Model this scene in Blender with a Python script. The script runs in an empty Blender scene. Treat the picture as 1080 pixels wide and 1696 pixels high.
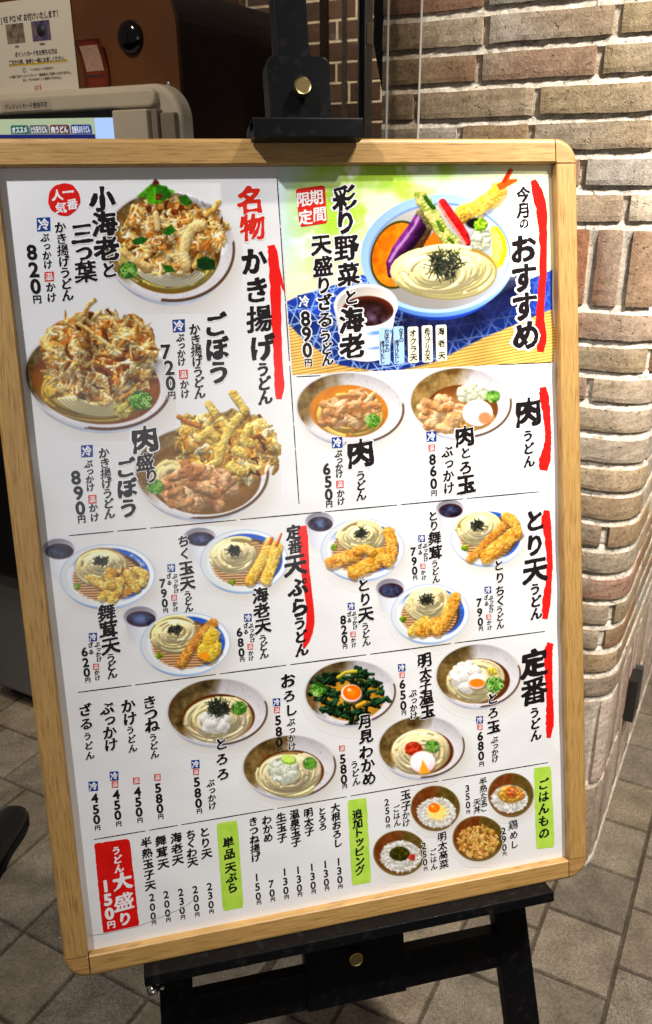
import bpy, bmesh, math, random
import numpy as np
from mathutils import Vector, Matrix

sc = bpy.context.scene
COL = sc.collection
R = math.radians
random.seed(11)
rng = np.random.default_rng(5)

# ------------------------------------------------------------------ camera
CAM_H = 1.71
cam = bpy.data.cameras.new('camera')
cam_ob = bpy.data.objects.new('camera', cam)
COL.objects.link(cam_ob)
CM = ((0.972759661, -0.09367193, 0.21204766),
      (-0.23168949, -0.36264502, 0.90266748),
      (-0.00765658, -0.92720772, -0.37446925))     # world axes <- camera (right, down, forward)
cam_ob.matrix_world = Matrix(((CM[0][0], -CM[0][1], -CM[0][2], 0),
                              (CM[1][0], -CM[1][1], -CM[1][2], 0),
                              (CM[2][0], -CM[2][1], -CM[2][2], CAM_H),
                              (0, 0, 0, 1)))
cam.sensor_fit = 'AUTO'
cam.sensor_width = 36.0
cam.lens = 29.51
cam.clip_start = 0.02
cam.clip_end = 60
cam.dof.use_dof = True
cam.dof.focus_distance = 1.15
cam.dof.aperture_fstop = 11.0
sc.camera = cam_ob

# ------------------------------------------------------------------ world and lamps
world = bpy.data.worlds.new('World')
sc.world = world
world.use_nodes = True
world.node_tree.nodes['Background'].inputs[0].default_value = (1.0, 0.93, 0.86, 1)
world.node_tree.nodes['Background'].inputs[1].default_value = 0.10

def lamp(kind, name, loc, aim, power, color, **kw):
    l = bpy.data.lights.new(name, kind)
    l.energy = power
    l.color = color
    for k, v in kw.items():
        setattr(l, k, v)
    o = bpy.data.objects.new(name, l)
    COL.objects.link(o)
    o.location = loc
    d = Vector(aim) - Vector(loc)
    o.rotation_euler = d.to_track_quat('-Z', 'Y').to_euler()
    return o

lamp('SPOT', 'ceiling_spot', (1.12, 0.28, 3.2), (0.98, 1.27, 0.68), 240, (1.0, 0.95, 0.89), spot_size=R(58), spot_blend=0.8, shadow_soft_size=0.04)
lamp('SPOT', 'ceiling_spot', (-0.85, 0.45, 3.2), (0.08, 1.0, 0.97), 150, (0.985, 0.975, 1.0), spot_size=R(58), spot_blend=0.8, shadow_soft_size=0.04)
lamp('SPOT', 'ceiling_spot', (1.0, 0.62, 3.3), (1.0, 1.55, 0.8), 170, (1.0, 0.935, 0.85), spot_size=R(66), spot_blend=0.75, shadow_soft_size=0.04)
lamp('SPOT', 'ceiling_spot', (1.65, -0.15, 3.2), (1.15, 1.6, 1.5), 260, (1.0, 0.95, 0.88), spot_size=R(44), spot_blend=0.8, shadow_soft_size=0.04)  # extra spot added to lift the brick pier's brightness
lamp('SPOT', 'ceiling_spot', (-0.75, 1.3, 3.1), (-0.45, 2.2, 1.9), 60, (1.0, 0.86, 0.68), spot_size=R(70), spot_blend=0.8, shadow_soft_size=0.05)  # spot added to brighten the ticket machine
lamp('AREA', 'shop_front_light', (0.16, -1.52, 1.72), (0.18, 0.9, 1.62), 5.5, (0.97, 0.98, 1.0), shape='RECTANGLE', size=1.35, size_y=1.0)  # unseen panel added behind the camera for fill and sheet glare

sc.view_settings.view_transform = 'Standard'
sc.view_settings.look = 'None'
sc.view_settings.exposure = 0.12
sc.view_settings.gamma = 1.0
sc.view_settings.use_curve_mapping = False
sc.render.film_transparent = False
try:
    sc.cycles.use_denoising = True
    sc.cycles.max_bounces = 8
    sc.cycles.caustics_reflective = False
    sc.cycles.caustics_refractive = False
except Exception:
    pass

# ------------------------------------------------------------------ directions of the place
A0 = R(41.5)
UX = Vector((math.cos(A0), -math.sin(A0), 0))     # along the shop front
VX = Vector((math.sin(A0), math.cos(A0), 0))      # away, into the shop
GRID = Matrix(((UX.x, VX.x, 0, 0), (UX.y, VX.y, 0, 0), (0, 0, 1, 0), (0, 0, 0, 1)))
BW, BH = 0.782, 1.0838                             # the framed board, metres
DOWN = Vector((0, -0.23344536, -0.97236992))
OUT = Vector((0, -0.97236992, 0.23344536))
TL = Vector((-0.161381, 1.13268, CAM_H + 0.041827))
# board frame: x to the right, y UP, z out of the board, origin at the frame's bottom left corner
BL = TL + DOWN * BH
BOARD = Matrix(((1, -DOWN.x, OUT.x, BL.x), (0, -DOWN.y, OUT.y, BL.y), (0, -DOWN.z, OUT.z, BL.z), (0, 0, 0, 1)))

# ------------------------------------------------------------------ helpers
def s2l(c):
    c = np.asarray(c, float)
    return np.where(c <= 0.04045, c / 12.92, ((c + 0.055) / 1.055) ** 2.4)

def tag(o, label=None, cat=None, group=None, kind=None):
    if label: o['label'] = label
    if cat: o['category'] = cat
    if group: o['group'] = group
    if kind: o['kind'] = kind
    return o

def empty(name, mat=None, parent=None):
    o = bpy.data.objects.new(name, None)
    COL.objects.link(o)
    o.empty_display_size = 0.05
    if mat is not None: o.matrix_world = mat
    if parent: o.parent = parent
    return o

def obj(name, bm, mats, parent=None, mat=None, smooth=False):
    me = bpy.data.meshes.new(name)
    bm.to_mesh(me); bm.free()
    for m in (mats if isinstance(mats, (list, tuple)) else [mats]):
        me.materials.append(m)
    if smooth:
        for p in me.polygons: p.use_smooth = True
    o = bpy.data.objects.new(name, me)
    COL.objects.link(o)
    if parent: o.parent = parent
    if mat is not None: o.matrix_local = mat
    return o

def box(bm, x0, x1, y0, y1, z0, z1, bev=0.0, mi=0, seg=2):
    vs = [bm.verts.new((x, y, z)) for x in (x0, x1) for y in (y0, y1) for z in (z0, z1)]
    fs = [(0, 1, 3, 2), (4, 6, 7, 5), (0, 4, 5, 1), (2, 3, 7, 6), (0, 2, 6, 4), (1, 5, 7, 3)]
    faces = [bm.faces.new([vs[i] for i in f]) for f in fs]
    for f in faces: f.material_index = mi
    if bev > 0:
        es = list({e for f in faces for e in f.edges})
        r = bmesh.ops.bevel(bm, geom=es, offset=bev, segments=seg, affect='EDGES', profile=0.6)
        for f in r['faces']: f.material_index = mi
    return vs

def prism(bm, poly, z0, z1, bev=0.0, mi=0):
    """an outline in x, y given a thickness in z"""
    lo = [bm.verts.new((x, y, z0)) for x, y in poly]
    hi = [bm.verts.new((x, y, z1)) for x, y in poly]
    n = len(poly)
    fs = [bm.faces.new(lo[::-1]), bm.faces.new(hi)]
    for i in range(n):
        j = (i + 1) % n
        fs.append(bm.faces.new((lo[i], lo[j], hi[j], hi[i])))
    for f in fs: f.material_index = mi
    if bev > 0:
        bmesh.ops.bevel(bm, geom=list(fs[1].edges), offset=bev, segments=2, affect='EDGES', profile=0.6)

def lathe(bm, prof, c=(0, 0, 0), n=28, mi=0):
    """(r, z) profile turned about z"""
    rings = []
    for r, z in prof:
        rings.append([bm.verts.new((c[0] + r * math.cos(2 * math.pi * k / n), c[1] + r * math.sin(2 * math.pi * k / n), c[2] + z)) for k in range(n)] if r > 1e-6 else [bm.verts.new((c[0], c[1], c[2] + z))])
    for a, b in zip(rings, rings[1:]):
        for k in range(n):
            l = (k + 1) % n
            if len(a) == 1 and len(b) == 1: continue
            if len(a) == 1: f = bm.faces.new((a[0], b[k], b[l]))
            elif len(b) == 1: f = bm.faces.new((a[k], a[l], b[0]))
            else: f = bm.faces.new((a[k], a[l], b[l], b[k]))
            f.material_index = mi
            f.smooth = True

def rrect(x0, x1, y0, y1, r, n=6):
    pts = []
    for cx, cy, a in ((x1 - r, y1 - r, 0), (x0 + r, y1 - r, 90), (x0 + r, y0 + r, 180), (x1 - r, y0 + r, 270)):
        for k in range(n + 1):
            t = R(a + 90 * k / n)
            pts.append((cx + r * math.cos(t), cy + r * math.sin(t)))
    return pts

# ------------------------------------------------------------------ materials
def mat(name, col, rough=0.5, spec=0.5, metal=0.0, bump=None, var=None, coord='Object'):
    """bump = (scale, strength, distance); var = (scale, colour 2, lo, hi)"""
    m = bpy.data.materials.new(name); m.use_nodes = True
    nt = m.node_tree; b = nt.nodes['Principled BSDF']
    b.inputs['Base Color'].default_value = (*col, 1)
    b.inputs['Roughness'].default_value = rough
    b.inputs['Specular IOR Level'].default_value = spec
    b.inputs['Metallic'].default_value = metal
    tc = nt.nodes.new('ShaderNodeTexCoord')
    if var:
        n = nt.nodes.new('ShaderNodeTexNoise'); n.inputs['Scale'].default_value = var[0]; n.inputs['Detail'].default_value = 6
        nt.links.new(tc.outputs[coord], n.inputs['Vector'])
        r = nt.nodes.new('ShaderNodeValToRGB')
        r.color_ramp.elements[0].position = var[2]; r.color_ramp.elements[0].color = (*col, 1)
        r.color_ramp.elements[1].position = var[3]; r.color_ramp.elements[1].color = (*var[1], 1)
        nt.links.new(n.outputs['Fac'], r.inputs['Fac']); nt.links.new(r.outputs['Color'], b.inputs['Base Color'])
    if bump:
        n2 = nt.nodes.new('ShaderNodeTexNoise'); n2.inputs['Scale'].default_value = bump[0]; n2.inputs['Detail'].default_value = 5
        nt.links.new(tc.outputs[coord], n2.inputs['Vector'])
        bp = nt.nodes.new('ShaderNodeBump'); bp.inputs['Strength'].default_value = bump[1]; bp.inputs['Distance'].default_value = bump[2]
        nt.links.new(n2.outputs['Fac'], bp.inputs['Height']); nt.links.new(bp.outputs['Normal'], b.inputs['Normal'])
    return m

def oak(name, axis, c1=(0.50, 0.295, 0.096), c2=(0.40, 0.222, 0.066)):
    m = bpy.data.materials.new(name); m.use_nodes = True
    nt = m.node_tree; b = nt.nodes['Principled BSDF']
    tc = nt.nodes.new('ShaderNodeTexCoord')
    mp = nt.nodes.new('ShaderNodeMapping')
    s = {'x': (14.0, 270, 60), 'y': (270, 14.0, 60), 'd': (40, 40, 40)}[axis]
    mp.inputs['Scale'].default_value = s
    if axis == 'd': mp.inputs['Rotation'].default_value = (0, 0, 0.8); mp.inputs['Scale'].default_value = (6, 110, 60)
    nt.links.new(tc.outputs['Object'], mp.inputs['Vector'])
    # slow wandering of the grain
    w = nt.nodes.new('ShaderNodeTexNoise'); w.inputs['Scale'].default_value = 9; w.inputs['Detail'].default_value = 2
    nt.links.new(tc.outputs['Object'], w.inputs['Vector'])
    vm = nt.nodes.new('ShaderNodeVectorMath'); vm.operation = 'MULTIPLY_ADD'
    vm.inputs[1].default_value = (1.7, 1.7, 1.7) if axis != 'd' else (2, 2, 2)
    nt.links.new(w.outputs['Color'], vm.inputs[0]); nt.links.new(mp.outputs['Vector'], vm.inputs[2])
    g = nt.nodes.new('ShaderNodeTexNoise'); g.inputs['Scale'].default_value = 1.6; g.inputs['Detail'].default_value = 7; g.inputs['Roughness'].default_value = 0.62
    nt.links.new(vm.outputs['Vector'], g.inputs['Vector'])
    r = nt.nodes.new('ShaderNodeValToRGB')
    r.color_ramp.elements[0].position = 0.30; r.color_ramp.elements[0].color = (*c2, 1)
    r.color_ramp.elements[1].position = 0.62; r.color_ramp.elements[1].color = (*c1, 1)
    e = r.color_ramp.elements.new(0.47); e.color = (c1[0] * .86, c1[1] * .84, c1[2] * .78, 1)
    nt.links.new(g.outputs['Fac'], r.inputs['Fac'])
    # pores
    p = nt.nodes.new('ShaderNodeTexNoise'); p.inputs['Scale'].default_value = 1.7; p.inputs['Detail'].default_value = 3
    nt.links.new(mp.outputs['Vector'], p.inputs['Vector'])
    pr = nt.nodes.new('ShaderNodeValToRGB'); pr.color_ramp.elements[0].position = 0.34; pr.color_ramp.elements[0].color = (0.60, 0.52, 0.42, 1)
    pr.color_ramp.elements[1].position = 0.46; pr.color_ramp.elements[1].color = (1, 1, 1, 1)
    nt.links.new(p.outputs['Fac'], pr.inputs['Fac'])
    mx = nt.nodes.new('ShaderNodeMix'); mx.data_type = 'RGBA'; mx.blend_type = 'MULTIPLY'; mx.inputs['Factor'].default_value = 0.8
    nt.links.new(r.outputs['Color'], mx.inputs['A']); nt.links.new(pr.outputs['Color'], mx.inputs['B'])
    nt.links.new(mx.outputs['Result'], b.inputs['Base Color'])
    b.inputs['Roughness'].default_value = 0.42
    bp = nt.nodes.new('ShaderNodeBump'); bp.inputs['Strength'].default_value = 0.25; bp.inputs['Distance'].default_value = 0.0006
    nt.links.new(g.outputs['Fac'], bp.inputs['Height']); nt.links.new(bp.outputs['Normal'], b.inputs['Normal'])
    return m

def attr_mat(name, rough=0.3, spec=0.4, bump=None, extra=None):
    """colour read from the mesh's own colour attribute; extra = (scale, dark factor, lo, hi) small flecks"""
    m = bpy.data.materials.new(name); m.use_nodes = True
    nt = m.node_tree; b = nt.nodes['Principled BSDF']
    a = nt.nodes.new('ShaderNodeAttribute'); a.attribute_name = 'tint'
    out = a.outputs['Color']
    tc = nt.nodes.new('ShaderNodeTexCoord')
    for ex in (extra or []):
        n = nt.nodes.new('ShaderNodeTexNoise'); n.inputs['Scale'].default_value = ex[0]; n.inputs['Detail'].default_value = 6; n.inputs['Roughness'].default_value = 0.65
        nt.links.new(tc.outputs['Object'], n.inputs['Vector'])
        r = nt.nodes.new('ShaderNodeValToRGB')
        r.color_ramp.elements[0].position = ex[2]; r.color_ramp.elements[0].color = (*ex[1], 1)
        r.color_ramp.elements[1].position = ex[3]; r.color_ramp.elements[1].color = (1, 1, 1, 1) if len(ex) < 5 else (*ex[4], 1)
        nt.links.new(n.outputs['Fac'], r.inputs['Fac'])
        mx = nt.nodes.new('ShaderNodeMix'); mx.data_type = 'RGBA'; mx.blend_type = 'MULTIPLY'; mx.inputs['Factor'].default_value = 1
        nt.links.new(out, mx.inputs['A']); nt.links.new(r.outputs['Color'], mx.inputs['B'])
        out = mx.outputs['Result']
    nt.links.new(out, b.inputs['Base Color'])
    b.inputs['Roughness'].default_value = rough
    b.inputs['Specular IOR Level'].default_value = spec
    prev = None
    for bu in (bump or []):
        n2 = nt.nodes.new('ShaderNodeTexNoise'); n2.inputs['Scale'].default_value = bu[0]; n2.inputs['Detail'].default_value = 6
        nt.links.new(tc.outputs['Object'], n2.inputs['Vector'])
        src = n2.outputs['Fac']
        if len(bu) > 3:      # only the deep pits
            rr = nt.nodes.new('ShaderNodeValToRGB'); rr.color_ramp.elements[0].position = bu[3]; rr.color_ramp.elements[1].position = bu[4]
            nt.links.new(src, rr.inputs['Fac']); src = rr.outputs['Color']
        bp = nt.nodes.new('ShaderNodeBump'); bp.inputs['Strength'].default_value = bu[1]; bp.inputs['Distance'].default_value = bu[2]
        nt.links.new(src, bp.inputs['Height'])
        if prev: nt.links.new(prev, bp.inputs['Normal'])
        prev = bp.outputs['Normal']
    if prev: nt.links.new(prev, b.inputs['Normal'])
    return m

def set_tint(me, cols):
    """one linear colour per vertex"""
    a = me.color_attributes.new('tint', 'FLOAT_COLOR', 'POINT')
    c = np.ones((len(me.vertices), 4), np.float32); c[:, :3] = cols
    a.data.foreach_set('color', c.ravel())

M = {}
M['oak_across'] = oak('oak_grain_across', 'x')
M['oak_along'] = oak('oak_grain_along', 'y')
M['oak_corner'] = oak('oak_grain_diagonal', 'd', (0.48, 0.265, 0.09), (0.35, 0.175, 0.055))
M['joint'] = mat('joint_shadow_gap', (0.05, 0.028, 0.012), 0.8)
M['black'] = mat('black_stained_wood', (0.0035, 0.0035, 0.004), 0.4, 0.13, bump=(60, 0.25, 0.001), var=(70, (0.018, 0.017, 0.016), 0.55, 0.80))
M['brass'] = mat('brass', (0.62, 0.47, 0.20), 0.3, 0.5, 1.0, bump=(90, 0.1, 0.0004))
M['chrome'] = mat('chrome', (0.75, 0.74, 0.72), 0.14, 0.5, 1.0)
M['backing'] = mat('backing_board', (0.08, 0.06, 0.045), 0.8)
M['print'] = attr_mat('printed_picture', 0.15, 0.5, bump=[(7, 0.10, 0.02)])
def ink(name, c, rough=0.15): return mat(name, tuple(s2l(c)), rough, 0.5)
M['ink_black'] = ink('black_ink', (0.115, 0.095, 0.10))
M['ink_white'] = ink('paper_white_ink', (0.93, 0.925, 0.92))
M['ink_red'] = ink('red_ink', (0.90, 0.11, 0.09))
M['ink_vermilion'] = ink('vermilion_ink', (0.84, 0.16, 0.11))
M['ink_blue'] = ink('blue_ink', (0.09, 0.24, 0.56))
M['ink_green'] = mat('lime_green_ink', tuple(s2l((0.73, 0.87, 0.33))), 0.3, 0.3, var=(60, tuple(s2l((0.64, 0.82, 0.24))), 0.35, 0.7))
M['ink_redbox'] = mat('red_stamp_ink', tuple(s2l((0.86, 0.09, 0.07))), 0.3, 0.3, var=(50, tuple(s2l((0.81, 0.07, 0.06))), 0.4, 0.7))
M['tag_cream'] = ink('cream_ink', (0.96, 0.93, 0.80))
M['tag_blue'] = ink('pale_blue_ink', (0.66, 0.80, 0.94))

# ------------------------------------------------------------------ the floor: small stone tiles in running rows
def build_floor():
    V = []; F = []; T = []
    def quad(a, b, c, d, tint):
        i = len(V); V.extend((a, b, c, d)); F.append((i, i + 1, i + 2, i + 3)); T.extend([tint] * 4)
    grout = s2l((0.36, 0.33, 0.295))
    pal = [(0.56, 0.54, 0.50), (0.54, 0.52, 0.475), (0.58, 0.555, 0.51), (0.54, 0.51, 0.465), (0.51, 0.49, 0.455), (0.555, 0.525, 0.47)]
    def tile(u0, u1, v0, v1):
        g = 0.0034
        u0 += g; u1 -= g; v0 += g; v1 -= g
        c = s2l(np.array(random.choice(pal)) * random.uniform(0.92, 1.06))
        d, e = random.uniform(-0.0006, 0.0006), 0.0022
        z1, z0 = d, -0.005
        o = [(u0, v0), (u1, v0), (u1, v1), (u0, v1)]
        n = [(u0 + e, v0 + e), (u1 - e, v0 + e), (u1 - e, v1 - e), (u0 + e, v1 - e)]
        P = lambda q, z: tuple(UX * q[0] + VX * q[1] + Vector((0, 0, z)))
        quad(*[P(q, z1) for q in n], c)
        for k in range(4):
            l = (k + 1) % 4
            quad(P(o[k], z0), P(o[l], z0), P(n[l], z1), P(n[k], z1), c * 0.9)
    # columns that run away from the shop front, on the right
    edges = [2.2, 2.01, 1.82, 1.63, 1.44, 1.25, 1.06, 0.868, 0.677, 0.487, 0.297, 0.108, -0.082, -0.268, -0.434, -0.60, -0.79]
    offs = {11: 1.556, 12: 1.458, 13: 1.573, 14: 1.19, 15: 1.48}
    for k in range(len(edges) - 1):
        o = offs.get(k, 1.458 + 0.095 * (k % 2) + random.uniform(-.02, .02))
        j = math.ceil((-0.7 - o) / 0.192)
        while o + j * 0.192 < 4.6:
            tile(edges[k + 1], edges[k], o + j * 0.192, o + (j + 1) * 0.192); j += 1
    # rows that run along the shop front, on the left
    v = 0.984 - 9 * 0.188
    offl = {9: -1.57, 8: -1.375, 11: -1.863, 10: -1.70}
    k = 0
    while v < 4.6:
        o = offl.get(k, -1.375 + 0.095 * (k % 2))
        hgt = 0.376 if k == 9 else 0.188
        j = math.floor((-4.2 - o) / 0.192)
        while True:
            a, b = o + j * 0.192, o + (j + 1) * 0.192
            j += 1
            if a > -0.79 - 0.02: break
            b = min(b, -0.79)
            if b - a > 0.02: tile(a, b, v, v + hgt)
        v += hgt; k += 2 if hgt > 0.2 else 1
    P = lambda u, w, z: tuple(UX * u + VX * w + Vector((0, 0, z)))
    quad(P(-9, -6, -0.005), P(9, -6, -0.005), P(9, 12, -0.005), P(-9, 12, -0.005), grout)
    me = bpy.data.meshes.new('floor')
    me.from_pydata(V, [], F)
    set_tint(me, np.array(T))
    me.materials.append(attr_mat('stone_tiles', 0.5, 0.35, bump=[(420, 0.35, 0.0012), (40, 0.15, 0.002)],
        extra=[(520, (0.34, 0.31, 0.28), 0.40, 0.58, (1.42, 1.40, 1.36)), (120, (0.72, 0.68, 0.63), 0.36, 0.6, (1.12, 1.10, 1.07)), (13, (0.66, 0.62, 0.57), 0.35, 0.68, (1.14, 1.10, 1.05)), (60, (0.45, 0.42, 0.40), 0.24, 0.30)]))
    o = bpy.data.objects.new('floor', me); COL.objects.link(o)
    tag(o, kind='structure')
build_floor()

# ------------------------------------------------------------------ the brick pier with its rounded corner
RC, UW, VW = 0.075, -0.213, 1.80
LA = RC * math.pi / 2
def wall_pt(s, z, t):
    """s along the face, t outward"""
    if s <= 0:
        u, v, n = UW - RC + s, VW, (0, -1)
    elif s < LA:
        f = s / RC
        n = (math.sin(f), -math.cos(f)); u, v = UW - RC + RC * n[0], VW + RC + RC * n[1]
    else:
        u, v, n = UW, VW + RC + s - LA, (1, 0)
    return UX * (u + n[0] * t) + VX * (v + n[1] * t) + Vector((0, 0, z))

def build_wall():
    V = []; F = []; T = []
    def grid(ss, zs, tf, tint, jit=None):
        i0 = len(V); n = len(zs)
        for a, s in enumerate(ss):
            for b, z in enumerate(zs):
                ds, dz = jit(a, b) if jit else (0, 0)
                V.append(tuple(wall_pt(s + ds, z + dz, tf(a, b)))); T.append(tint(a, b))
        for a in range(len(ss) - 1):
            for b in range(n - 1):
                q = i0 + a * n + b
                F.append((q, q + n, q + n + 1, q + 1))
    mortar = s2l((0.86, 0.83, 0.775))
    S0, S1 = -0.535, 2.5
    def frange(a, b, st):
        n = max(1, int(math.ceil((b - a) / st))); return [a + (b - a) * k / n for k in range(n + 1)]
    ss = frange(S0, 0, 0.012) + frange(0, LA, 0.010)[1:] + frange(LA, S1, 0.03)[1:]
    zb = CAM_H - 0.0994; p, m = 0.0646, 0.0175; p2 = 0.0655
    joints = [zb + k * p for k in range(26)] + [CAM_H - 0.2627 - k * p2 for k in range(15)] + [(CAM_H - 0.2627 - 14 * p2) / 2]
    prof = {0.0: 0.0, 2.62: 0.0}
    js = sorted(joints)
    for a, b in zip(js, js[1:]):
        for q in (0.25, 0.5, 0.75): prof[a + (b - a) * q] = 0.0
    for c in js:
        prof[c - m / 2 - 0.001] = 0.0062; prof[c - m * 0.1] = 0.0040; prof[c + m * 0.25] = 0.0016; prof[c + m / 2 + 0.001] = -0.001
    zs = sorted(z for z in prof if 0 <= z <= 2.62)
    nz = rng.normal(0, 0.0009, (len(ss), len(zs)))
    grid(ss, zs, lambda a, b: prof[zs[b]] + nz[a, b], lambda a, b: mortar * (1 + nz[a, b] * 40))
    pal = [(0.61, 0.57, 0.505), (0.57, 0.525, 0.455), (0.55, 0.49, 0.405), (0.60, 0.575, 0.54), (0.52, 0.445, 0.35), (0.64, 0.60, 0.55), (0.58, 0.52, 0.46), (0.51, 0.455, 0.36), (0.62, 0.585, 0.54)]
    red = [(0.45, 0.325, 0.245), (0.49, 0.375, 0.30), (0.50, 0.345, 0.255), (0.43, 0.35, 0.28)]
    def brick(s0, s1, z0, z1, c0, rough=1.0):
        c0 = np.array(c0) * random.uniform(1.08, 1.27)
        c1 = np.array(random.choice(pal + red[1:3])) * random.uniform(1.06, 1.22) * np.array((1.02, 1.0, 0.975))
        A = frange(s0, s1, 0.016); B = frange(z0, z1, 0.011)
        na, nb = len(A), len(B)
        pro = random.uniform(0.0085, 0.0115)
        w1 = rng.normal(0, 0.0003, (na + 2, nb + 2))
        lo = np.cumsum(rng.normal(0, 0.0006, na + 2)); lo -= np.linspace(lo[0], lo[-1], na + 2)
        hi = np.cumsum(rng.normal(0, 0.0005, na + 2)); hi -= np.linspace(hi[0], hi[-1], na + 2)
        mixp = rng.uniform(0, 1)
        A2 = [A[0]] + A + [A[-1]]; B2 = [B[0]] + B + [B[-1]]
        def tf(a, b):
            if a in (0, na + 1) or b in (0, nb + 1): return -0.003
            e = 0.0
            if a in (1, na): e += 0.0012
            if b in (1, nb): e += 0.0012
            return pro - e + w1[a, b]
        def jit(a, b):
            dz = 0
            if b <= 1: dz = lo[a]
            elif b >= nb: dz = hi[a]
            ds = 0.0012 * (1 if a == 1 else -1 if a == na else 0)
            return ds, dz
        def tint(a, b):
            k = a / (na + 1)
            m = np.clip((k - mixp) * 2.2 + 0.5 + 0.3 * math.sin(5 * b / nb + 9 * mixp), 0, 1) * 0.6
            return s2l(c0 * (1 - m) + c1 * m)
        grid(A2, B2, tf, tint, jit)
    def course(z0, z1, seed_len, pals, lens, gap=0.0135):
        s = S0 - random.uniform(0, 0.12)
        while s < S1:
            L = random.choice(lens) * random.uniform(0.97, 1.03)
            a, b = max(s, S0), min(s + L, S1)
            if b - a > 0.02: brick(a, b, z0, z1, random.choice(pals))
            s += L + gap
    k = 0
    while zb + k * p < 2.6:
        course(zb + k * p + m / 2, zb + (k + 1) * p - m / 2, 0, pal, [0.225, 0.225, 0.24, 0.135]); k += 1
    course(CAM_H - 0.2627 + m / 2, zb - m / 2, 0, red, [0.048, 0.05, 0.052], 0.0165)
    zt = CAM_H - 0.2627
    for k in range(14):
        course(zt - (k + 1) * p2 + m / 2, zt - k * p2 - m / 2, 0, pal + red[1:2], [0.225, 0.225, 0.24, 0.135])
    zt -= 14 * p2
    for k in range(2):
        h = zt / 2
        course(zt - (k + 1) * h + 0.008, zt - k * h - 0.008, 0, [(0.70, 0.645, 0.60), (0.64, 0.56, 0.51), (0.72, 0.67, 0.62)], [0.046, 0.05], 0.013)
    # pale mortar fillet along the floor
    ss2 = frange(S0, 0, 0.05) + frange(0, LA, 0.012)[1:] + frange(LA, S1, 0.05)[1:]
    grid(ss2, [0.0, 0.006, 0.010], lambda a, b: (0.013, 0.011, 0.0)[b], lambda a, b: mortar)
    me = bpy.data.meshes.new('brick_pier'); me.from_pydata(V, [], F)
    set_tint(me, np.array(T))
    me.materials.append(attr_mat('rough_brick', 0.82, 0.25, bump=[(330, 0.7, 0.0016), (90, 0.9, 0.004, 0.30, 0.37)],
        extra=[(160, (0.70, 0.66, 0.62), 0.34, 0.62, (1.12, 1.1, 1.08)), (28, (0.84, 0.82, 0.80), 0.38, 0.62, (1.1, 1.1, 1.1)), (95, (0.30, 0.26, 0.22), 0.29, 0.34)]))
    for q in me.polygons: q.use_smooth = False
    o = bpy.data.objects.new('brick_pier', me); COL.objects.link(o)
    tag(o, 'taupe brick pier with rounded corner, pale raked mortar and a band of upright dark bricks', 'brick wall')
build_wall()

def grid_empty(name, u, v, z=0.0):
    p = UX * u + VX * v + Vector((0, 0, z))
    m = GRID.copy(); m.translation = p
    return empty(name, m)

# small black box screwed to the pier just above the floor
bm = bmesh.new()
box(bm, -0.022, 0.005, 0.0, 0.07, -0.068, 0.068, 0.003)
o = obj('outlet_box', bm, mat('dark_grey_plastic', (0.018, 0.017, 0.015), 0.35, 0.5))
mm = GRID.copy(); mm.translation = UX * (-0.183) + VX * 2.16 + Vector((0, 0, CAM_H - 1.39)); o.matrix_world = mm
tag(o, 'small black box fixed low on the brick pier above the floor tiles', 'outlet box')
bm = bmesh.new(); box(bm, -0.016, 0.008, 0.0715, 0.080, -0.066, 0.080, 0.002)
c = obj('cover_flap', bm, mat('smoked_plastic', (0.10, 0.095, 0.085), 0.2, 0.5), o)

# ------------------------------------------------------------------ ticket machine on the left
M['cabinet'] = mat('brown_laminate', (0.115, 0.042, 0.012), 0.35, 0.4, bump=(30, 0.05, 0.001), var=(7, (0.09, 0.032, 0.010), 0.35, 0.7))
M['cabinet_shaded'] = mat('dark_brown_side', (0.020, 0.006, 0.004), 0.4, 0.35)  # shade on the cabinet's side, put into its colour
M['beige'] = mat('beige_plastic', (0.54, 0.48, 0.385), 0.45, 0.4, var=(40, (0.51, 0.45, 0.36), 0.4, 0.7))
M['beige_dark'] = mat('grey_beige_plastic', (0.24, 0.205, 0.155), 0.45, 0.4)
M['slot'] = mat('black_slot', (0.006, 0.006, 0.008), 0.35, 0.4)
M['greybox'] = mat('grey_painted_steel', (0.155, 0.15, 0.145), 0.5, 0.4, var=(5, (0.135, 0.13, 0.125), 0.4, 0.7))
Z = CAM_H
mach = grid_empty('ticket_machine', -1.7, 1.657)
tag(mach, 'brown and beige meal ticket machine with a lit screen behind the menu board', 'ticket machine')
def mrel(bm, name, m, parent=mach, smooth=False):
    return obj(name, bm, m, parent, Matrix.Identity(4), smooth)
def uvz(bm, poly_uz, v0, v1, bev=0.0):
    """outline in u, z (world height) given depth v0..v1, relative to the machine"""
    lo = [bm.verts.new((u + 1.7, v0 - 1.657, z)) for u, z in poly_uz]
    hi = [bm.verts.new((u + 1.7, v1 - 1.657, z)) for u, z in poly_uz]
    n = len(poly_uz)
    fs = [bm.faces.new(lo), bm.faces.new(hi[::-1])]
    for i in range(n):
        j = (i + 1) % n
        fs.append(bm.faces.new((lo[j], lo[i], hi[i], hi[j])))
    bmesh.ops.recalc_face_normals(bm, faces=bm.faces[:])
    if bev: bmesh.ops.bevel(bm, geom=list(fs[0].edges), offset=bev, segments=3, affect='EDGES', profile=0.5)
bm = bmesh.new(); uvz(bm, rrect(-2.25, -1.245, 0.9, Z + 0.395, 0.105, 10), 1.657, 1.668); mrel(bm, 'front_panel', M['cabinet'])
bm = bmesh.new(); uvz(bm, rrect(-2.25, -1.247, 0.62, Z + 0.393, 0.103, 10), 1.670, 2.25, 0.0); mrel(bm, 'cabinet', M['cabinet_shaded'])
bm = bmesh.new(); box(bm, -0.52, 0.43, 0.0, 0.55, 0.055, Z - 1.19, 0.012); mrel(bm, 'base_cabinet', M['greybox'])
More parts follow.
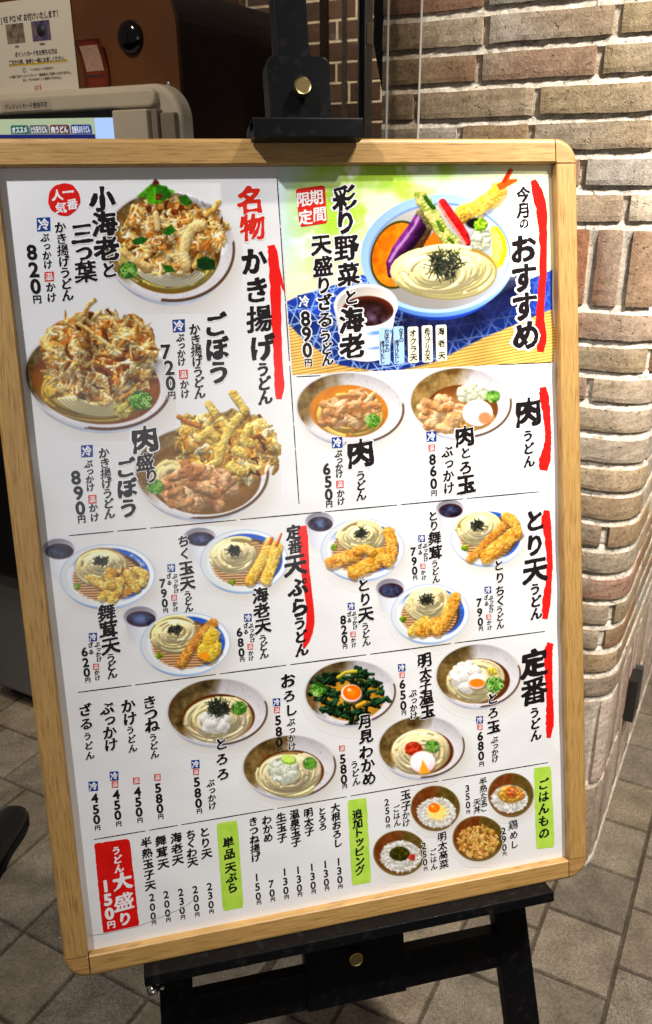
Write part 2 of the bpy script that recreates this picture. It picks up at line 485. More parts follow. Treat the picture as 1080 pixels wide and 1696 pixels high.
bm = bmesh.new(); box(bm, -0.5, 0.41, 0.05, 0.5, 0.0, 0.055); mrel(bm, 'plinth', M['slot'])
bm = bmesh.new(); box(bm, -0.5, 0.40, -0.03, 0.5, Z - 1.185, Z - 0.55, 0.02); mrel(bm, 'dispenser_bay', M['slot'])
# lock and screw
bm = bmesh.new(); lathe(bm, [(0.034, 0), (0.034, 0.004), (0.031, 0.010), (0.022, 0.016), (0.0, 0.019)])
lk = mrel(bm, 'lock', mat('dark_chrome', (0.05, 0.05, 0.05), 0.12, 0.5, 1.0))
lk.matrix_local = Matrix.Translation((-1.369 + 1.7, 0, Z + 0.28)) @ Matrix.Rotation(R(90), 4, 'X')
bm = bmesh.new(); box(bm, -0.002, 0.002, -0.009, 0.009, 0.0195, 0.0202); kh = obj('keyhole', bm, M['slot'], lk)
bm = bmesh.new(); lathe(bm, [(0.006, 0), (0.006, 0.002), (0.003, 0.004), (0, 0.0042)])
sw = mrel(bm, 'screw', M['chrome']); sw.matrix_local = Matrix.Translation((-1.276 + 1.7, 0, Z + 0.183)) @ Matrix.Rotation(R(90), 4, 'X')
# terminal housing
VT = 1.60
K = VT / 1.657
bm = bmesh.new(); uvz(bm, rrect(-2.2, -1.216, Z - 0.55, Z + 0.183, 0.075, 10), VT + 0.012, 1.656, 0.012)
hs = mrel(bm, 'terminal_housing', M['beige'])
bm = bmesh.new(); uvz(bm, rrect(-2.18, -1.268, Z + 0.136, Z + 0.172, 0.015, 6), VT - 0.006, VT + 0.012, 0.006)
obj('brow', bm, M['beige'], hs)
bm = bmesh.new(); uvz(bm, rrect(-1.376, -1.28, Z - 0.3, Z + 0.131, 0.004, 3), VT - 0.022, VT + 0.013, 0.003); obj('card_reader', bm, M['beige'], hs)
bm = bmesh.new(); uvz(bm, rrect(-1.278, -1.262, Z - 0.28, Z + 0.131, 0.003, 3), VT - 0.010, VT + 0.013, 0.002); obj('slot', bm, M['beige_dark'], hs)
bm = bmesh.new(); uvz(bm, rrect(-1.260, -1.222, Z - 0.28, Z + 0.124, 0.004, 3), VT - 0.002, VT + 0.013, 0.003); obj('side_cheek', bm, M['beige_dark'], hs)
bm = bmesh.new(); uvz(bm, rrect(-2.16, -1.377, Z - 0.28, Z + 0.1335, 0.002, 2), VT + 0.002, VT + 0.011); obj('screen_bezel', bm, M['slot'], hs)
def glow(name, c, s):
    m = bpy.data.materials.new(name); m.use_nodes = True
    nt = m.node_tree; b = nt.nodes['Principled BSDF']
    # backlight a little uneven, as on a real panel
    tc = nt.nodes.new('ShaderNodeTexCoord'); n = nt.nodes.new('ShaderNodeTexNoise'); n.inputs['Scale'].default_value = 6
    nt.links.new(tc.outputs['Object'], n.inputs['Vector'])
    mr = nt.nodes.new('ShaderNodeMapRange'); mr.inputs['To Min'].default_value = s * .9; mr.inputs['To Max'].default_value = s * 1.1
    nt.links.new(n.outputs['Fac'], mr.inputs['Value']); nt.links.new(mr.outputs['Result'], b.inputs['Emission Strength'])
    b.inputs['Base Color'].default_value = (0.01, 0.01, 0.01, 1); b.inputs['Roughness'].default_value = 0.15
    b.inputs['Emission Color'].default_value = (*s2l(c), 1)
    return m
def sx(x, y):      # a place on the screen, in the layout's own units
    return ((-1.649 + (x - 80) * 0.001876) * K, Z + (0.141 - 0.0014 * (y - 190) - 0.00004 * x) * K)
def spoly(pts, v, th=0.0008):
    bm = bmesh.new(); uvz(bm, [sx(*p) for p in pts], v, v + th); return bm
scr = obj('screen', spoly([(-60, 300), (194, 300), (196, 197.5), (-60, 197.5)], VT + 0.0006, 0.001), glow('screen_pale_green', (0.80, 0.86, 0.70), 0.62), hs)
obj('side_panel', spoly([(161, 300), (193.5, 300), (196, 198), (160, 198)], VT - 0.0004), glow('screen_pale_blue', (0.68, 0.80, 1.0), 0.95), hs)
obj('lower_bar', spoly([(-60, 300), (158, 300), (158.5, 222.5), (-60, 222.5)], VT - 0.0006), glow('screen_blue', (0.10, 0.16, 0.52), 0.55), hs)
TABS = [((13, 46), 'オススメ', (0.18, 0.44, 0.36)), ((47, 81), 'とり天うどん', (0.45, 0.45, 0.44)), ((83, 117), '肉うどん', (0.45, 0.22, 0.24)), ((119, 154), '定番天ぷらうどん', (0.10, 0.28, 0.62))]

# ------------------------------------------------------------------ clear pane and dim things beyond it
gm = bpy.data.materials.new('smoked_clear_pane'); gm.use_nodes = True
gb = gm.node_tree.nodes['Principled BSDF']
gb.inputs['Base Color'].default_value = (0.74, 0.70, 0.66, 1); gb.inputs['Roughness'].default_value = 0.02
gb.inputs['Transmission Weight'].default_value = 1.0; gb.inputs['IOR'].default_value = 1.2
def clear_pane_material(name, tintc):
    m = bpy.data.materials.new(name); m.use_nodes = True
    nt = m.node_tree; nt.nodes.remove(nt.nodes['Principled BSDF'])
    out = nt.nodes['Material Output']
    t = nt.nodes.new('ShaderNodeBsdfTransparent'); t.inputs[0].default_value = (*tintc, 1)
    g = nt.nodes.new('ShaderNodeBsdfGlossy'); g.inputs['Roughness'].default_value = 0.03
    f = nt.nodes.new('ShaderNodeFresnel'); f.inputs['IOR'].default_value = 1.45
    mx = nt.nodes.new('ShaderNodeMixShader')
    nt.links.new(f.outputs[0], mx.inputs[0]); nt.links.new(t.outputs[0], mx.inputs[1]); nt.links.new(g.outputs[0], mx.inputs[2])
    nt.links.new(mx.outputs[0], out.inputs['Surface'])
    return m
M['pane'] = clear_pane_material('tinted_clear_pane', (0.72, 0.68, 0.64))
M['pane_edge'] = mat('polished_pane_edge', (0.42, 0.38, 0.33), 0.25, 0.6)
pn = grid_empty('glass_pane', -0.752, 1.745)
tag(pn, 'narrow clear upright pane standing in front of the brick pier', 'glass pane')
bm = bmesh.new(); box(bm, -0.0335, 0.032, -0.003, 0.003, 0.0, 2.55); obj('pane', bm, M['pane'], pn)
for a, b in ((-0.038, -0.034), (0.0324, 0.0344)):
    bm = bmesh.new(); box(bm, a, b, -0.004, 0.004, 0.0, 2.55, 0.0006); obj('pane_edge', bm, M['pane_edge'], pn)

bm = bmesh.new()
q = [(-0.894, 2.4), (-0.894, Z + 0.262), (-0.866, Z + 0.145), (-0.862, 0.0), (-0.835, 0.0), (-0.835, 2.4)]
lo = [bm.verts.new(UX * u + VX * 1.90 + Vector((0, 0, z))) for u, z in q]; hi = [bm.verts.new(UX * u + VX * 1.93 + Vector((0, 0, z))) for u, z in q]
bm.faces.new(lo); bm.faces.new(hi[::-1])
for i in range(6):
    j = (i + 1) % 6; bm.faces.new((lo[j], lo[i], hi[i], hi[j]))
bmesh.ops.recalc_face_normals(bm, faces=bm.faces[:])
o = obj('dark_panel', bm, M['slot']); tag(o, 'narrow black panel with a slanted lower edge beside the clear pane', 'panel')

def back_wall():
    V = []; F = []; T = []
    def bx(u0, u1, v0, v1, z0, z1, c):
        i = len(V)
        for u in (u0, u1):
            for v in (v0, v1):
                for z in (z0, z1): V.append(tuple(UX * u + VX * v + Vector((0, 0, z)))); T.append(c)
        for f in ((0, 1, 3, 2), (4, 6, 7, 5), (0, 4, 5, 1), (2, 3, 7, 6), (0, 2, 6, 4), (1, 5, 7, 3)): F.append(tuple(i + k for k in f))
    bx(-3.4, -0.86, 2.95, 3.05, 0, 2.7, s2l((0.90, 0.84, 0.74)))
    z = 0.012; r = 0
    while z < 2.66:
        u = -3.4 + random.uniform(0, 0.1)
        while u < -0.9:
            L = 0.115 if (r + int(u * 9)) % 3 else 0.20
            c = s2l(np.array((0.37, 0.29, 0.24)) * random.uniform(0.75, 1.12))
            bx(u, min(u + L, -0.87), 2.947, 2.95, z, z + 0.054, c); u += L + 0.010
        z += 0.0645; r += 1
    me = bpy.data.meshes.new('inner_brick_wall'); me.from_pydata(V, [], F); set_tint(me, np.array(T))
    me.materials.append(attr_mat('dim_inner_brick', 0.8, 0.2, bump=[(90, 0.3, 0.002)], extra=[(40, (0.7, 0.66, 0.62), 0.35, 0.65)]))
    o = bpy.data.objects.new('inner_brick_wall', me); COL.objects.link(o)
    tag(o, 'dim brown brick wall with thin white grout seen deep inside the shop', 'brick wall')
back_wall()
lamp('SPOT', 'inner_wall_lamp', (UX * -1.0 + VX * 2.3 + Vector((0, 0, 2.75))), tuple(UX * -1.45 + VX * 2.95 + Vector((0, 0, 1.9))), 46, (1.0, 0.84, 0.66), spot_size=R(90), spot_blend=0.8, shadow_soft_size=0.05)

scn = grid_empty('glazed_partition', -1.15, 2.3)
tag(scn, 'slim metal framed glass partition between the easel post and the brick pier', 'partition')
M['frame_brown'] = mat('bronze_frame', (0.075, 0.045, 0.025), 0.35, 0.5, 0.3)
M['steel'] = mat('brushed_steel', (0.42, 0.40, 0.38), 0.3, 0.5, 0.9)
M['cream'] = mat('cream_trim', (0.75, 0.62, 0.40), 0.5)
for a, b, m in ((-0.087, -0.073, 'frame_brown'), (-0.0205, -0.0175, 'steel')):
    bm = bmesh.new(); box(bm, a, b, -0.015, 0.015, 0, 2.6, 0.001); obj('mullion', bm, M[m], scn)
bm = bmesh.new(); box(bm, 0.030, 0.0345, -0.02, 0.02, 0, 2.6, 0.001); obj('post', bm, M['steel'], scn)
bm = bmesh.new(); box(bm, 0.0345, 0.051, -0.012, 0.02, 0, 2.6); obj('post', bm, M['slot'], scn)
bm = bmesh.new(); box(bm, 0.051, 0.056, -0.02, 0.02, 0, 2.6, 0.001); obj('post', bm, M['steel'], scn)
bm = bmesh.new(); box(bm, 0.058, 0.068, -0.02, 0.0, Z + 0.315, Z + 0.365, 0.001); obj('edge_trim', bm, M['cream'], scn)  # cream bar painted in for a lamp's reflection at the post
bm = bmesh.new(); box(bm, -0.35, 0.03, -0.002, 0.002, 0.0, 2.6); obj('pane', bm, clear_pane_material('clear_partition_glass', (0.92, 0.92, 0.90)), scn)

# ------------------------------------------------------------------ a shoe at the left edge
def shoe():
    bm = bmesh.new()
    secs = [(-0.27, 0.030, 0.055), (-0.25, 0.036, 0.075), (-0.20, 0.037, 0.080), (-0.15, 0.037, 0.072), (-0.10, 0.042, 0.062), (-0.06, 0.046, 0.052), (-0.02, 0.044, 0.044), (0.012, 0.032, 0.034), (0.026, 0.014, 0.022)]
    rings = []
    for y, w, h in secs:
        ring = []
        for k in range(14):
            t = 2 * math.pi * k / 14
            cx, cz = math.cos(t), math.sin(t)
            ring.append(bm.verts.new((w * math.copysign(abs(cx) ** 0.7, cx), y, max(0.0, h * 0.42 + h * 0.58 * cz) + 0.012)))
        rings.append(ring)
    for a, b in zip(rings, rings[1:]):
        for k in range(14):
            bm.faces.new((a[k], a[(k + 1) % 14], b[(k + 1) % 14], b[k]))
    bm.faces.new(rings[0][::-1]); bm.faces.new(rings[-1])
    bmesh.ops.recalc_face_normals(bm, faces=bm.faces[:])
    sh = obj('shoe', bm, mat('black_leather', (0.014, 0.013, 0.012), 0.38, 0.5, bump=(160, 0.3, 0.001)), smooth=True)
    bm = bmesh.new()
    out = [(-0.033, -0.272), (0.033, -0.272), (0.040, -0.2), (0.040, -0.13), (0.049, -0.06), (0.046, -0.015), (0.03, 0.022), (0, 0.031), (-0.03, 0.022), (-0.046, -0.015), (-0.049, -0.06), (-0.040, -0.13), (-0.040, -0.2)]
    prism(bm, out, 0.0, 0.016, 0.003); obj('sole', bm, mat('black_rubber', (0.008, 0.008, 0.008), 0.7, 0.3), sh)
    sh.location = (-0.437, 2.05, 0.0)
    sh.rotation_euler = (0, 0, R(-15))
    tag(sh, 'black shoe resting on the dark floor tiles at the left of the easel', 'shoe')
shoe()

# ------------------------------------------------------------------ the easel (board coordinates: x right, y up, z out of the board)
easel = empty('easel', BOARD)
tag(easel, 'black wooden display easel with brass knobs holding up the framed menu', 'easel')
Yd = lambda d: BH - d        # distance down from the frame's top edge -> y
def epart(name, bm, m, parent=easel, smooth=False): return obj(name, bm, m, parent, Matrix.Identity(4), smooth)
bm = bmesh.new(); box(bm, 0.1035, 0.7097, Yd(1.1), -0.0006, -0.056, 0.0268, 0.0015); epart('tray', bm, M['black'])
def leg(xt0, xt1, slope, top=-0.0165):
    bm = bmesh.new()
    yb = -0.715
    x0, x1 = xt0 + slope * (0.0 - yb), xt1 + slope * (0.0 - yb)
    prism(bm, [(x0, yb), (x1, yb), (xt1 + slope * 0.0165, top), (xt0 + slope * 0.0165, top)], -0.056, -0.030, 0.002)
    return bm
epart('leg', leg(0.1236, 0.1708, -0.05), M['black'])
epart('leg', leg(0.6320, 0.6843, 0.092), M['black'])
bm = bmesh.new(); box(bm, 0.160, 0.652, Yd(1.237), Yd(1.1755), -0.0545, -0.0315, 0.0015); epart('crossbar', bm, M['black'])
bm = bmesh.new(); box(bm, 0.3325, 0.4875, Yd(1.239), Yd(1.1005), -0.0535, -0.0285, 0.0015); epart('centre_block', bm, M['black'])
def knob(x, d, z, r=0.0112, h=0.013):
    bm = bmesh.new(); lathe(bm, [(r * .75, 0), (r * .75, h * .35), (r, h * .4), (r, h * .85), (r * .93, h), (r * .80, h * .96), (0, h * .96)], (x, Yd(d), z))
    for f in bm.faces: f.smooth = False
    return bm
epart('brass_knob', knob(0.4085, 1.1585, -0.0285), M['brass'])
bm = bmesh.new(); box(bm, 0.3795, 0.4235, 0.02, BH + 0.42, -0.056, -0.0275, 0.0025); epart('post', bm, M['black'])
bm = bmesh.new(); prism(bm, [(0.3605, Yd(-0.0155)), (0.4385, Yd(-0.0155))] + [(0.4385 - 0.008 + 0.008 * math.cos(R(t)), Yd(-0.0925) - 0.008 + 0.008 * math.sin(R(t))) for t in range(0, 91, 15)] + [(0.3605 + 0.008 + 0.008 * math.cos(R(t)), Yd(-0.0925) - 0.008 + 0.008 * math.sin(R(t))) for t in range(90, 181, 15)], -0.0275, 0.0085, 0.0015)
epart('clamp_plate', bm, M['black'])
epart('brass_knob', knob(0.4005, -0.0535, 0.0085, 0.0108, 0.016), M['brass'])
bm = bmesh.new()
box(bm, 0.3345, 0.4735, Yd(-0.0015), Yd(-0.0152), -0.030, 0.0285, 0.0012)
box(bm, 0.3345, 0.4735, Yd(0.0075), Yd(-0.0150), 0.0025, 0.0290, 0.0015)
epart('hook_bar', bm, M['black'])
bm = bmesh.new(); lathe(bm, [(0.004, -0.014), (0.004, -0.002), (0.0085, -0.001), (0.0098, 0.003), (0.0085, 0.007), (0.005, 0.0095), (0, 0.0103)], n=24)
bo = epart('bolt', bm, M['chrome']); bo.matrix_local = Matrix.Translation((0.1128, Yd(1.1445), -0.024)) @ Matrix.Rotation(R(-62), 4, 'Y') @ Matrix.Rotation(R(-12), 4, 'X')
# rear strut from the post down to the floor behind the board
bm = bmesh.new()
a = Vector((0.4015, BH + 0.1, -0.057)); Winv = BOARD.inverted()
b = Winv @ Vector((BL.x + 0.4015, BL.y + 0.62, 0.0))
dr = (b - a).normalized(); sd = Vector((1, 0, 0)); nn = dr.cross(sd).normalized()
vs = []
for p in (a, b):
    for s1, s2 in ((-1, -1), (1, -1), (1, 1), (-1, 1)): vs.append(bm.verts.new(p + sd * 0.019 * s1 + nn * 0.011 * s2 - nn * 0.011))
bm.faces.new(vs[:4]); bm.faces.new(vs[4:][::-1])
for k in range(4): bm.faces.new((vs[k], vs[4 + k], vs[4 + (k + 1) % 4], vs[(k + 1) % 4]))
bmesh.ops.recalc_face_normals(bm, faces=bm.faces[:])
epart('rear_strut', bm, M['black'])

# ------------------------------------------------------------------ the framed menu
board = empty('menu_board', BOARD)
tag(board, 'oak framed Japanese noodle menu with food pictures standing on the black easel', 'menu board')
FW, FT = 0.0318, 0.027           # rail width, depth
REC = -0.0125                    # the sheet lies this far behind the rails' face
PROF = [(0.0, REC - 0.004), (0.0, -0.0015), (0.0015, 0.0)]                     # from the opening outward: (distance, z)
for k in range(0, 91, 15):
    PROF.append((FW - 0.007 + 0.007 * math.sin(R(k)), -0.007 + 0.007 * math.cos(R(k))))
PROF += [(FW, -FT + 0.003), (FW - 0.003, -FT), (0.0, -FT)]
def rail(p, q, outward, name, m):
    """profile swept from p to q; outward is the direction away from the opening"""
    bm = bmesh.new()
    g = 0.0016
    d = (Vector(q) - Vector(p)).normalized(); o = Vector(outward)
    rings = []
    for e in (Vector(p) + d * g, Vector(q) - d * g):
        rings.append([bm.verts.new((e.x + o.x * r, e.y + o.y * r, z)) for r, z in PROF])
    n = len(PROF)
    for k in range(n): bm.faces.new((rings[0][k], rings[1][k], rings[1][(k + 1) % n], rings[0][(k + 1) % n]))
    bm.faces.new(rings[0][::-1]); bm.faces.new(rings[1])
    bmesh.ops.recalc_face_normals(bm, faces=bm.faces[:])
    return obj(name, bm, m, board)
X0, X1, Y0, Y1 = FW, BW - FW, FW - 0.0055, BH - FW
Y0 = BH - 1.0565
rail((X0, Y1), (X1, Y1), (0, 1), 'frame_rail', M['oak_across'])
rail((X0, Y0), (X1, Y0), (0, -1), 'frame_rail', M['oak_across'])
rail((X0, Y0), (X0, Y1), (-1, 0), 'frame_rail', M['oak_along'])
rail((X1, Y0), (X1, Y1), (1, 0), 'frame_rail', M['oak_along'])
for cx, cy, a0 in ((X1, Y1, 0), (X0, Y1, 90), (X0, Y0, 180), (X1, Y0, 270)):
    bm = bmesh.new(); rings = []
    for k in range(13):
        t = R(a0 + 90 * k / 12)
        rings.append([bm.verts.new((cx + max(r, 0.0006) * math.cos(t), cy + max(r, 0.0006) * math.sin(t), z)) for r, z in PROF])
    n = len(PROF)
    for A, B in zip(rings, rings[1:]):
        for k in range(n): bm.faces.new((A[k], B[k], B[(k + 1) % n], A[(k + 1) % n]))
    bm.faces.new(rings[0]); bm.faces.new(rings[-1][::-1])
    bmesh.ops.recalc_face_normals(bm, faces=bm.faces[:])
    obj('corner_block', bm, M['oak_corner'], board)
bm = bmesh.new(); box(bm, 0.006, BW - 0.006, 0.003, BH - 0.006, -0.026, -0.0165); obj('backing_board', bm, M['backing'], board)

# the printed sheet, very slightly wavy
def sheet_material():
    m = mat('coated_paper', (0.80, 0.797, 0.792), 0.15, 0.5)
    nt = m.node_tree; b = nt.nodes['Principled BSDF']
    tc = nt.nodes.new('ShaderNodeTexCoord')
    w = nt.nodes.new('ShaderNodeTexNoise'); w.inputs['Scale'].default_value = 7; w.inputs['Detail'].default_value = 2
    nt.links.new(tc.outputs['Object'], w.inputs['Vector'])
    f = nt.nodes.new('ShaderNodeTexNoise'); f.inputs['Scale'].default_value = 260; f.inputs['Detail'].default_value = 3
    nt.links.new(tc.outputs['Object'], f.inputs['Vector'])
    b1 = nt.nodes.new('ShaderNodeBump'); b1.inputs['Strength'].default_value = 0.22; b1.inputs['Distance'].default_value = 0.02
    b2 = nt.nodes.new('ShaderNodeBump'); b2.inputs['Strength'].default_value = 0.04; b2.inputs['Distance'].default_value = 0.0005
    nt.links.new(w.outputs['Fac'], b1.inputs['Height']); nt.links.new(f.outputs['Fac'], b2.inputs['Height'])
    nt.links.new(b1.outputs['Normal'], b2.inputs['Normal']); nt.links.new(b2.outputs['Normal'], b.inputs['Normal'])
    return m
M['paper'] = sheet_material()
bm = bmesh.new()
nx, ny = 130, 170
grid_v = []
for i in range(nx + 1):
    row = []
    for j in range(ny + 1):
        x = 0.029 + (BW - 0.058) * i / nx; y = Y0 - 0.003 + (Y1 - Y0 + 0.006) * j / ny
        row.append(bm.verts.new((x, y, REC)))
    grid_v.append(row)
for i in range(nx):
    for j in range(ny): bm.faces.new((grid_v[i][j], grid_v[i + 1][j], grid_v[i + 1][j + 1], grid_v[i][j + 1]))
sheet = obj('menu_sheet', bm, M['paper'], board, smooth=True)
bm = bmesh.new()      # the crease in the clear cover near the bottom left corner

# layout grid of the print -> place on the sheet (metres right of / below the frame's top left corner)
LAY = np.array([[0.0006578028905014387, -7.947109091566548e-05, 0.055680653518134456],
                [-1.5793499758724303e-07, 0.0006637695850028421, -0.1541399710311894],
                [-0.00014164053076741332, -8.62977166130654e-05, 1.0]])
def lay(x, y):
    q = np.stack([np.asarray(x, float), np.asarray(y, float), np.ones_like(np.asarray(x, float))])
    w = np.tensordot(LAY, q, 1)
    return w[0] / w[2], BH - w[1] / w[2]
def lay_scale(x, y):
    a = lay(x + 1, y); b = lay(x, y + 1); c = lay(x, y)
    return math.sqrt(abs((a[0] - c[0]) * (b[1] - c[1]) - (a[1] - c[1]) * (b[0] - c[0])))

# ------------------------------------------------------------------ brush lettering: outlines of the built-in font, thickened unevenly like a brush
_poly = {}
def glyph_outline(ch):
    if ch in _poly: return _poly[ch]
    cu = bpy.data.curves.new('glyph', 'FONT'); cu.body = ch; cu.size = 1; cu.fill_mode = 'FRONT'; cu.dimensions = '2D'; cu.resolution_u = 3
    o = bpy.data.objects.new('glyph', cu); COL.objects.link(o)
    dg = bpy.context.evaluated_depsgraph_get(); dg.update()
    me = o.evaluated_get(dg).to_mesh()
    v = np.array([tuple(q.co)[:2] for q in me.vertices]) if len(me.vertices) else np.zeros((0, 2))
    # weld coincident points, then keep the edges that only one face uses
    key = {}; idx = []
    for p in np.round(v, 5): idx.append(key.setdefault(tuple(p), len(key)))
    pts = np.array(list(key.keys())) if key else np.zeros((0, 2))
    cnt = {}
    for f in me.polygons:
        q = [idx[i] for i in f.vertices]
        for a, b in zip(q, q[1:] + q[:1]):
            if a != b:
                k = (min(a, b), max(a, b)); cnt[k] = cnt.get(k, 0) + 1
    e = np.array([k for k, n in cnt.items() if n == 1]).reshape(-1, 2)
    o.evaluated_get(dg).to_mesh_clear()
    bpy.data.objects.remove(o); bpy.data.curves.remove(cu)
    _poly[ch] = (pts[e[:, 0]], pts[e[:, 1]]) if len(e) else (np.zeros((0, 2)), np.zeros((0, 2)))
    return _poly[ch]

def smooth_noise(n, k, seed):
    r = np.random.default_rng(seed).normal(0, 1, (k + 3, k + 3))
    t = np.linspace(0, k, n); i = t.astype(int); f = t - i; f = f * f * (3 - 2 * f)
    a = r[i][:, i] * np.outer(1 - f, 1 - f) + r[i + 1][:, i] * np.outer(f, 1 - f) + r[i][:, i + 1] * np.outer(1 - f, f) + r[i + 1][:, i + 1] * np.outer(f, f)
    return a

_gl = {}
def glyph(ch, weight, brush, N):
    """(verts Nx2 around the glyph's middle, faces) for one character"""
    key = (ch, round(weight, 4), brush, N)
    if key in _gl: return _gl[key]
    A, B = glyph_outline(ch)
    if not len(A): return None
    num = ch in '0123456789'
    if num:
        c = (np.vstack([A, B]).min(0) + np.vstack([A, B]).max(0)) / 2
    else:
        c = np.array([0.5, 0.38])
    A = A - c; B = B - c
    if brush and not num:      # brush hand: strokes climb to the right, a little narrower on top
        sh = np.array([[1.0, 0.0], [0.09, 1.0]])
        A = A @ sh.T; B = B @ sh.T
        f = lambda P: np.stack([P[:, 0] * (0.97 - 0.10 * P[:, 1]) + 0.03 * P[:, 1], P[:, 1] * 0.98], 1)
        A, B = f(A), f(B)
    lim = 0.62
    xs = np.linspace(-lim, lim, N)
    gx, gy = np.meshgrid(xs, xs, indexing='ij')
    P = np.stack([gx.ravel(), gy.ravel()], 1)
    an = np.array([1.0, 1.30]) if brush else np.array([1.0, 1.0])
    D = B - A
    dA, dB, dP = A * an, B * an, P * an
    dD = dB - dA
    dist = np.full(len(P), 9.0)
    inside = np.zeros(len(P), bool)
    if not num:      # crowded characters are written with a finer brush
        weight *= float(np.clip(1.0 - (np.sqrt((D ** 2).sum(1)).sum() - 7.5) * 0.1, 0.42, 1.0))
    L2 = (dD ** 2).sum(1) + 1e-12
    for k in range(len(A)):
        w = dP - dA[k]
        t = np.clip((w @ dD[k]) / L2[k], 0, 1)
        q = w - t[:, None] * dD[k]
        np.minimum(dist, (q ** 2).sum(1), out=dist)
        ya, yb = A[k, 1], B[k, 1]
        if ya != yb:
            cr = ((ya > P[:, 1]) != (yb > P[:, 1]))
            xi = A[k, 0] + (P[:, 1] - ya) * D[k, 0] / (yb - ya)
            inside ^= cr & (P[:, 0] < xi)
    sd = np.where(inside, 1, -1) * np.sqrt(dist)
    sd = sd.reshape(N, N)
    sd = sd + weight
    if brush:
        seed = ord(ch) % 9973
        sd = sd + smooth_noise(N, 6, seed) * 0.0135 * (weight / 0.035) + smooth_noise(N, 20, seed + 1) * 0.004
    # marching squares, whole cells merged into runs
    verts = {}; faces = []
    def vid(p):
        p = (round(p[0], 5), round(p[1], 5))
        return verts.setdefault(p, len(verts))
    pos = sd > 0
    for i in range(N - 1):
        run = None
        for j in range(N - 1):
            full = pos[i, j] and pos[i + 1, j] and pos[i, j + 1] and pos[i + 1, j + 1]
            if full:
                if run is None: run = j
            if run is not None and (not full or j == N - 2):
                e = j + 1 if full else j
                faces.append((vid((xs[i], xs[run])), vid((xs[i + 1], xs[run])), vid((xs[i + 1], xs[e])), vid((xs[i], xs[e]))))
                run = None
            if full: continue
            cs = ((i, j), (i + 1, j), (i + 1, j + 1), (i, j + 1))
            if not any(pos[c2] for c2 in cs): continue
            poly = []
            for a, b in zip(cs, cs[1:] + cs[:1]):
                if pos[a]: poly.append((xs[a[0]], xs[a[1]]))
                if pos[a] != pos[b]:
                    t = sd[a] / (sd[a] - sd[b])
                    poly.append((xs[a[0]] + t * (xs[b[0]] - xs[a[0]]), xs[a[1]] + t * (xs[b[1]] - xs[a[1]])))
            if len(poly) >= 3: faces.append(tuple(vid(p) for p in poly))
    r = (np.array(list(verts.keys())), faces)
    _gl[key] = r
    return r

class Ink:
    """flat printed shapes gathered into one mesh"""
    def __init__(self): self.v = []; self.f = []; self.mi = []; self.mats = []
    def m(self, name):
        if name not in self.mats: self.mats.append(name)
        return self.mats.index(name)
    def add(self, xy, faces, z, ink):
        i = sum(len(a) for a in self.v)
        self.v.append(np.column_stack([xy, np.full(len(xy), REC + (z - REC) * 0.3)]))
        k = self.m(ink)
        for f in faces: self.f.append([i + q for q in f]); self.mi.append(k)
    def poly(self, pts, z, ink):
        x, y = lay([p[0] for p in pts], [p[1] for p in pts])
        self.add(np.column_stack([x, y]), [tuple(range(len(pts)))[::-1]], z, ink)
    def char(self, ch, x, y, size, ink, weight=0.03, brush=True, halo=0.0, z=0.0, N=None, small=False):
        s = lay_scale(x, y) * size
        cx, cy = lay(x, y)
        num = ch in '0123456789'
        k = s / 0.735 if num else s * 1.06
        ox, oy = (0.10, 0.10) if small else (0, 0)
        if N is None: N = 40 if size < 14 else 52 if size < 26 else 66
        layers = [(ink, weight, 0.0002)]
        if halo: layers.insert(0, ('ink_white', weight + halo, 0.0001))
        for mname, w, dz in layers:
            g = glyph(ch, w, brush, N)
            if g is None: return
            self.add(g[0] * k + np.array([float(cx) + ox * k, float(cy) + oy * k]), g[1], REC + 0.0009 + z + dz, mname)
    def col(self, text, p, q, size, ink='ink_black', weight=0.03, brush=True, halo=0.0, z=0.0):
        n = len(text)
        for i, ch in enumerate(text):
            t = i / (n - 1) if n > 1 else 0
            self.char(ch, p[0] + (q[0] - p[0]) * t, p[1] + (q[1] - p[1]) * t, size, ink, weight, brush, halo, z, small=ch in 'っッ')
    def build(self, name, parent=None, label=None):
        if not self.v: return None
        me = bpy.data.meshes.new(name)
        me.from_pydata(np.vstack(self.v).tolist(), [], self.f)
        for q in self.mats: me.materials.append(M[q])
        me.polygons.foreach_set('material_index', self.mi)
        o = bpy.data.objects.new(name, me); COL.objects.link(o); o.parent = parent or sheet
        if label: o['label'] = label
        return o

# ------------------------------------------------------------------ the food pictures printed on the sheet, painted stroke by stroke
_nz = {}
def noise_tile(seed, n=256):
    """a repeatable fractal noise tile, 0..1"""
    if seed not in _nz:
        r = np.random.default_rng(seed); a = np.zeros((n, n)); amp = 1.0
        for k in (8, 16, 32, 64, 128):
            g = r.random((k, k)); g = np.pad(g, ((0, 1), (0, 1)), mode='wrap')
            t = np.arange(n) * k / n; i = t.astype(int); f = t - i; f = f * f * (3 - 2 * f)
            a += amp * (g[i][:, i] * np.outer(1 - f, 1 - f) + g[i + 1][:, i] * np.outer(f, 1 - f) + g[i][:, i + 1] * np.outer(1 - f, f) + g[i + 1][:, i + 1] * np.outer(f, f))
            amp *= 0.6
        a -= a.min(); a /= a.max(); _nz[seed] = a
    return _nz[seed]
def nz(x, y, scale, seed=1):
    """noise with its largest lumps about `scale` units across"""
    t = noise_tile(seed); n = t.shape[0]
    a = (x / scale * n / 8) % n; b = (y / scale * n / 8) % n
    i = a.astype(int); j = b.astype(int); f = a - i; g = b - j; i2 = (i + 1) % n; j2 = (j + 1) % n
    i %= n; j %= n
    return t[i, j] * (1 - f) * (1 - g) + t[i2, j] * f * (1 - g) + t[i, j2] * (1 - f) * g + t[i2, j2] * f * g

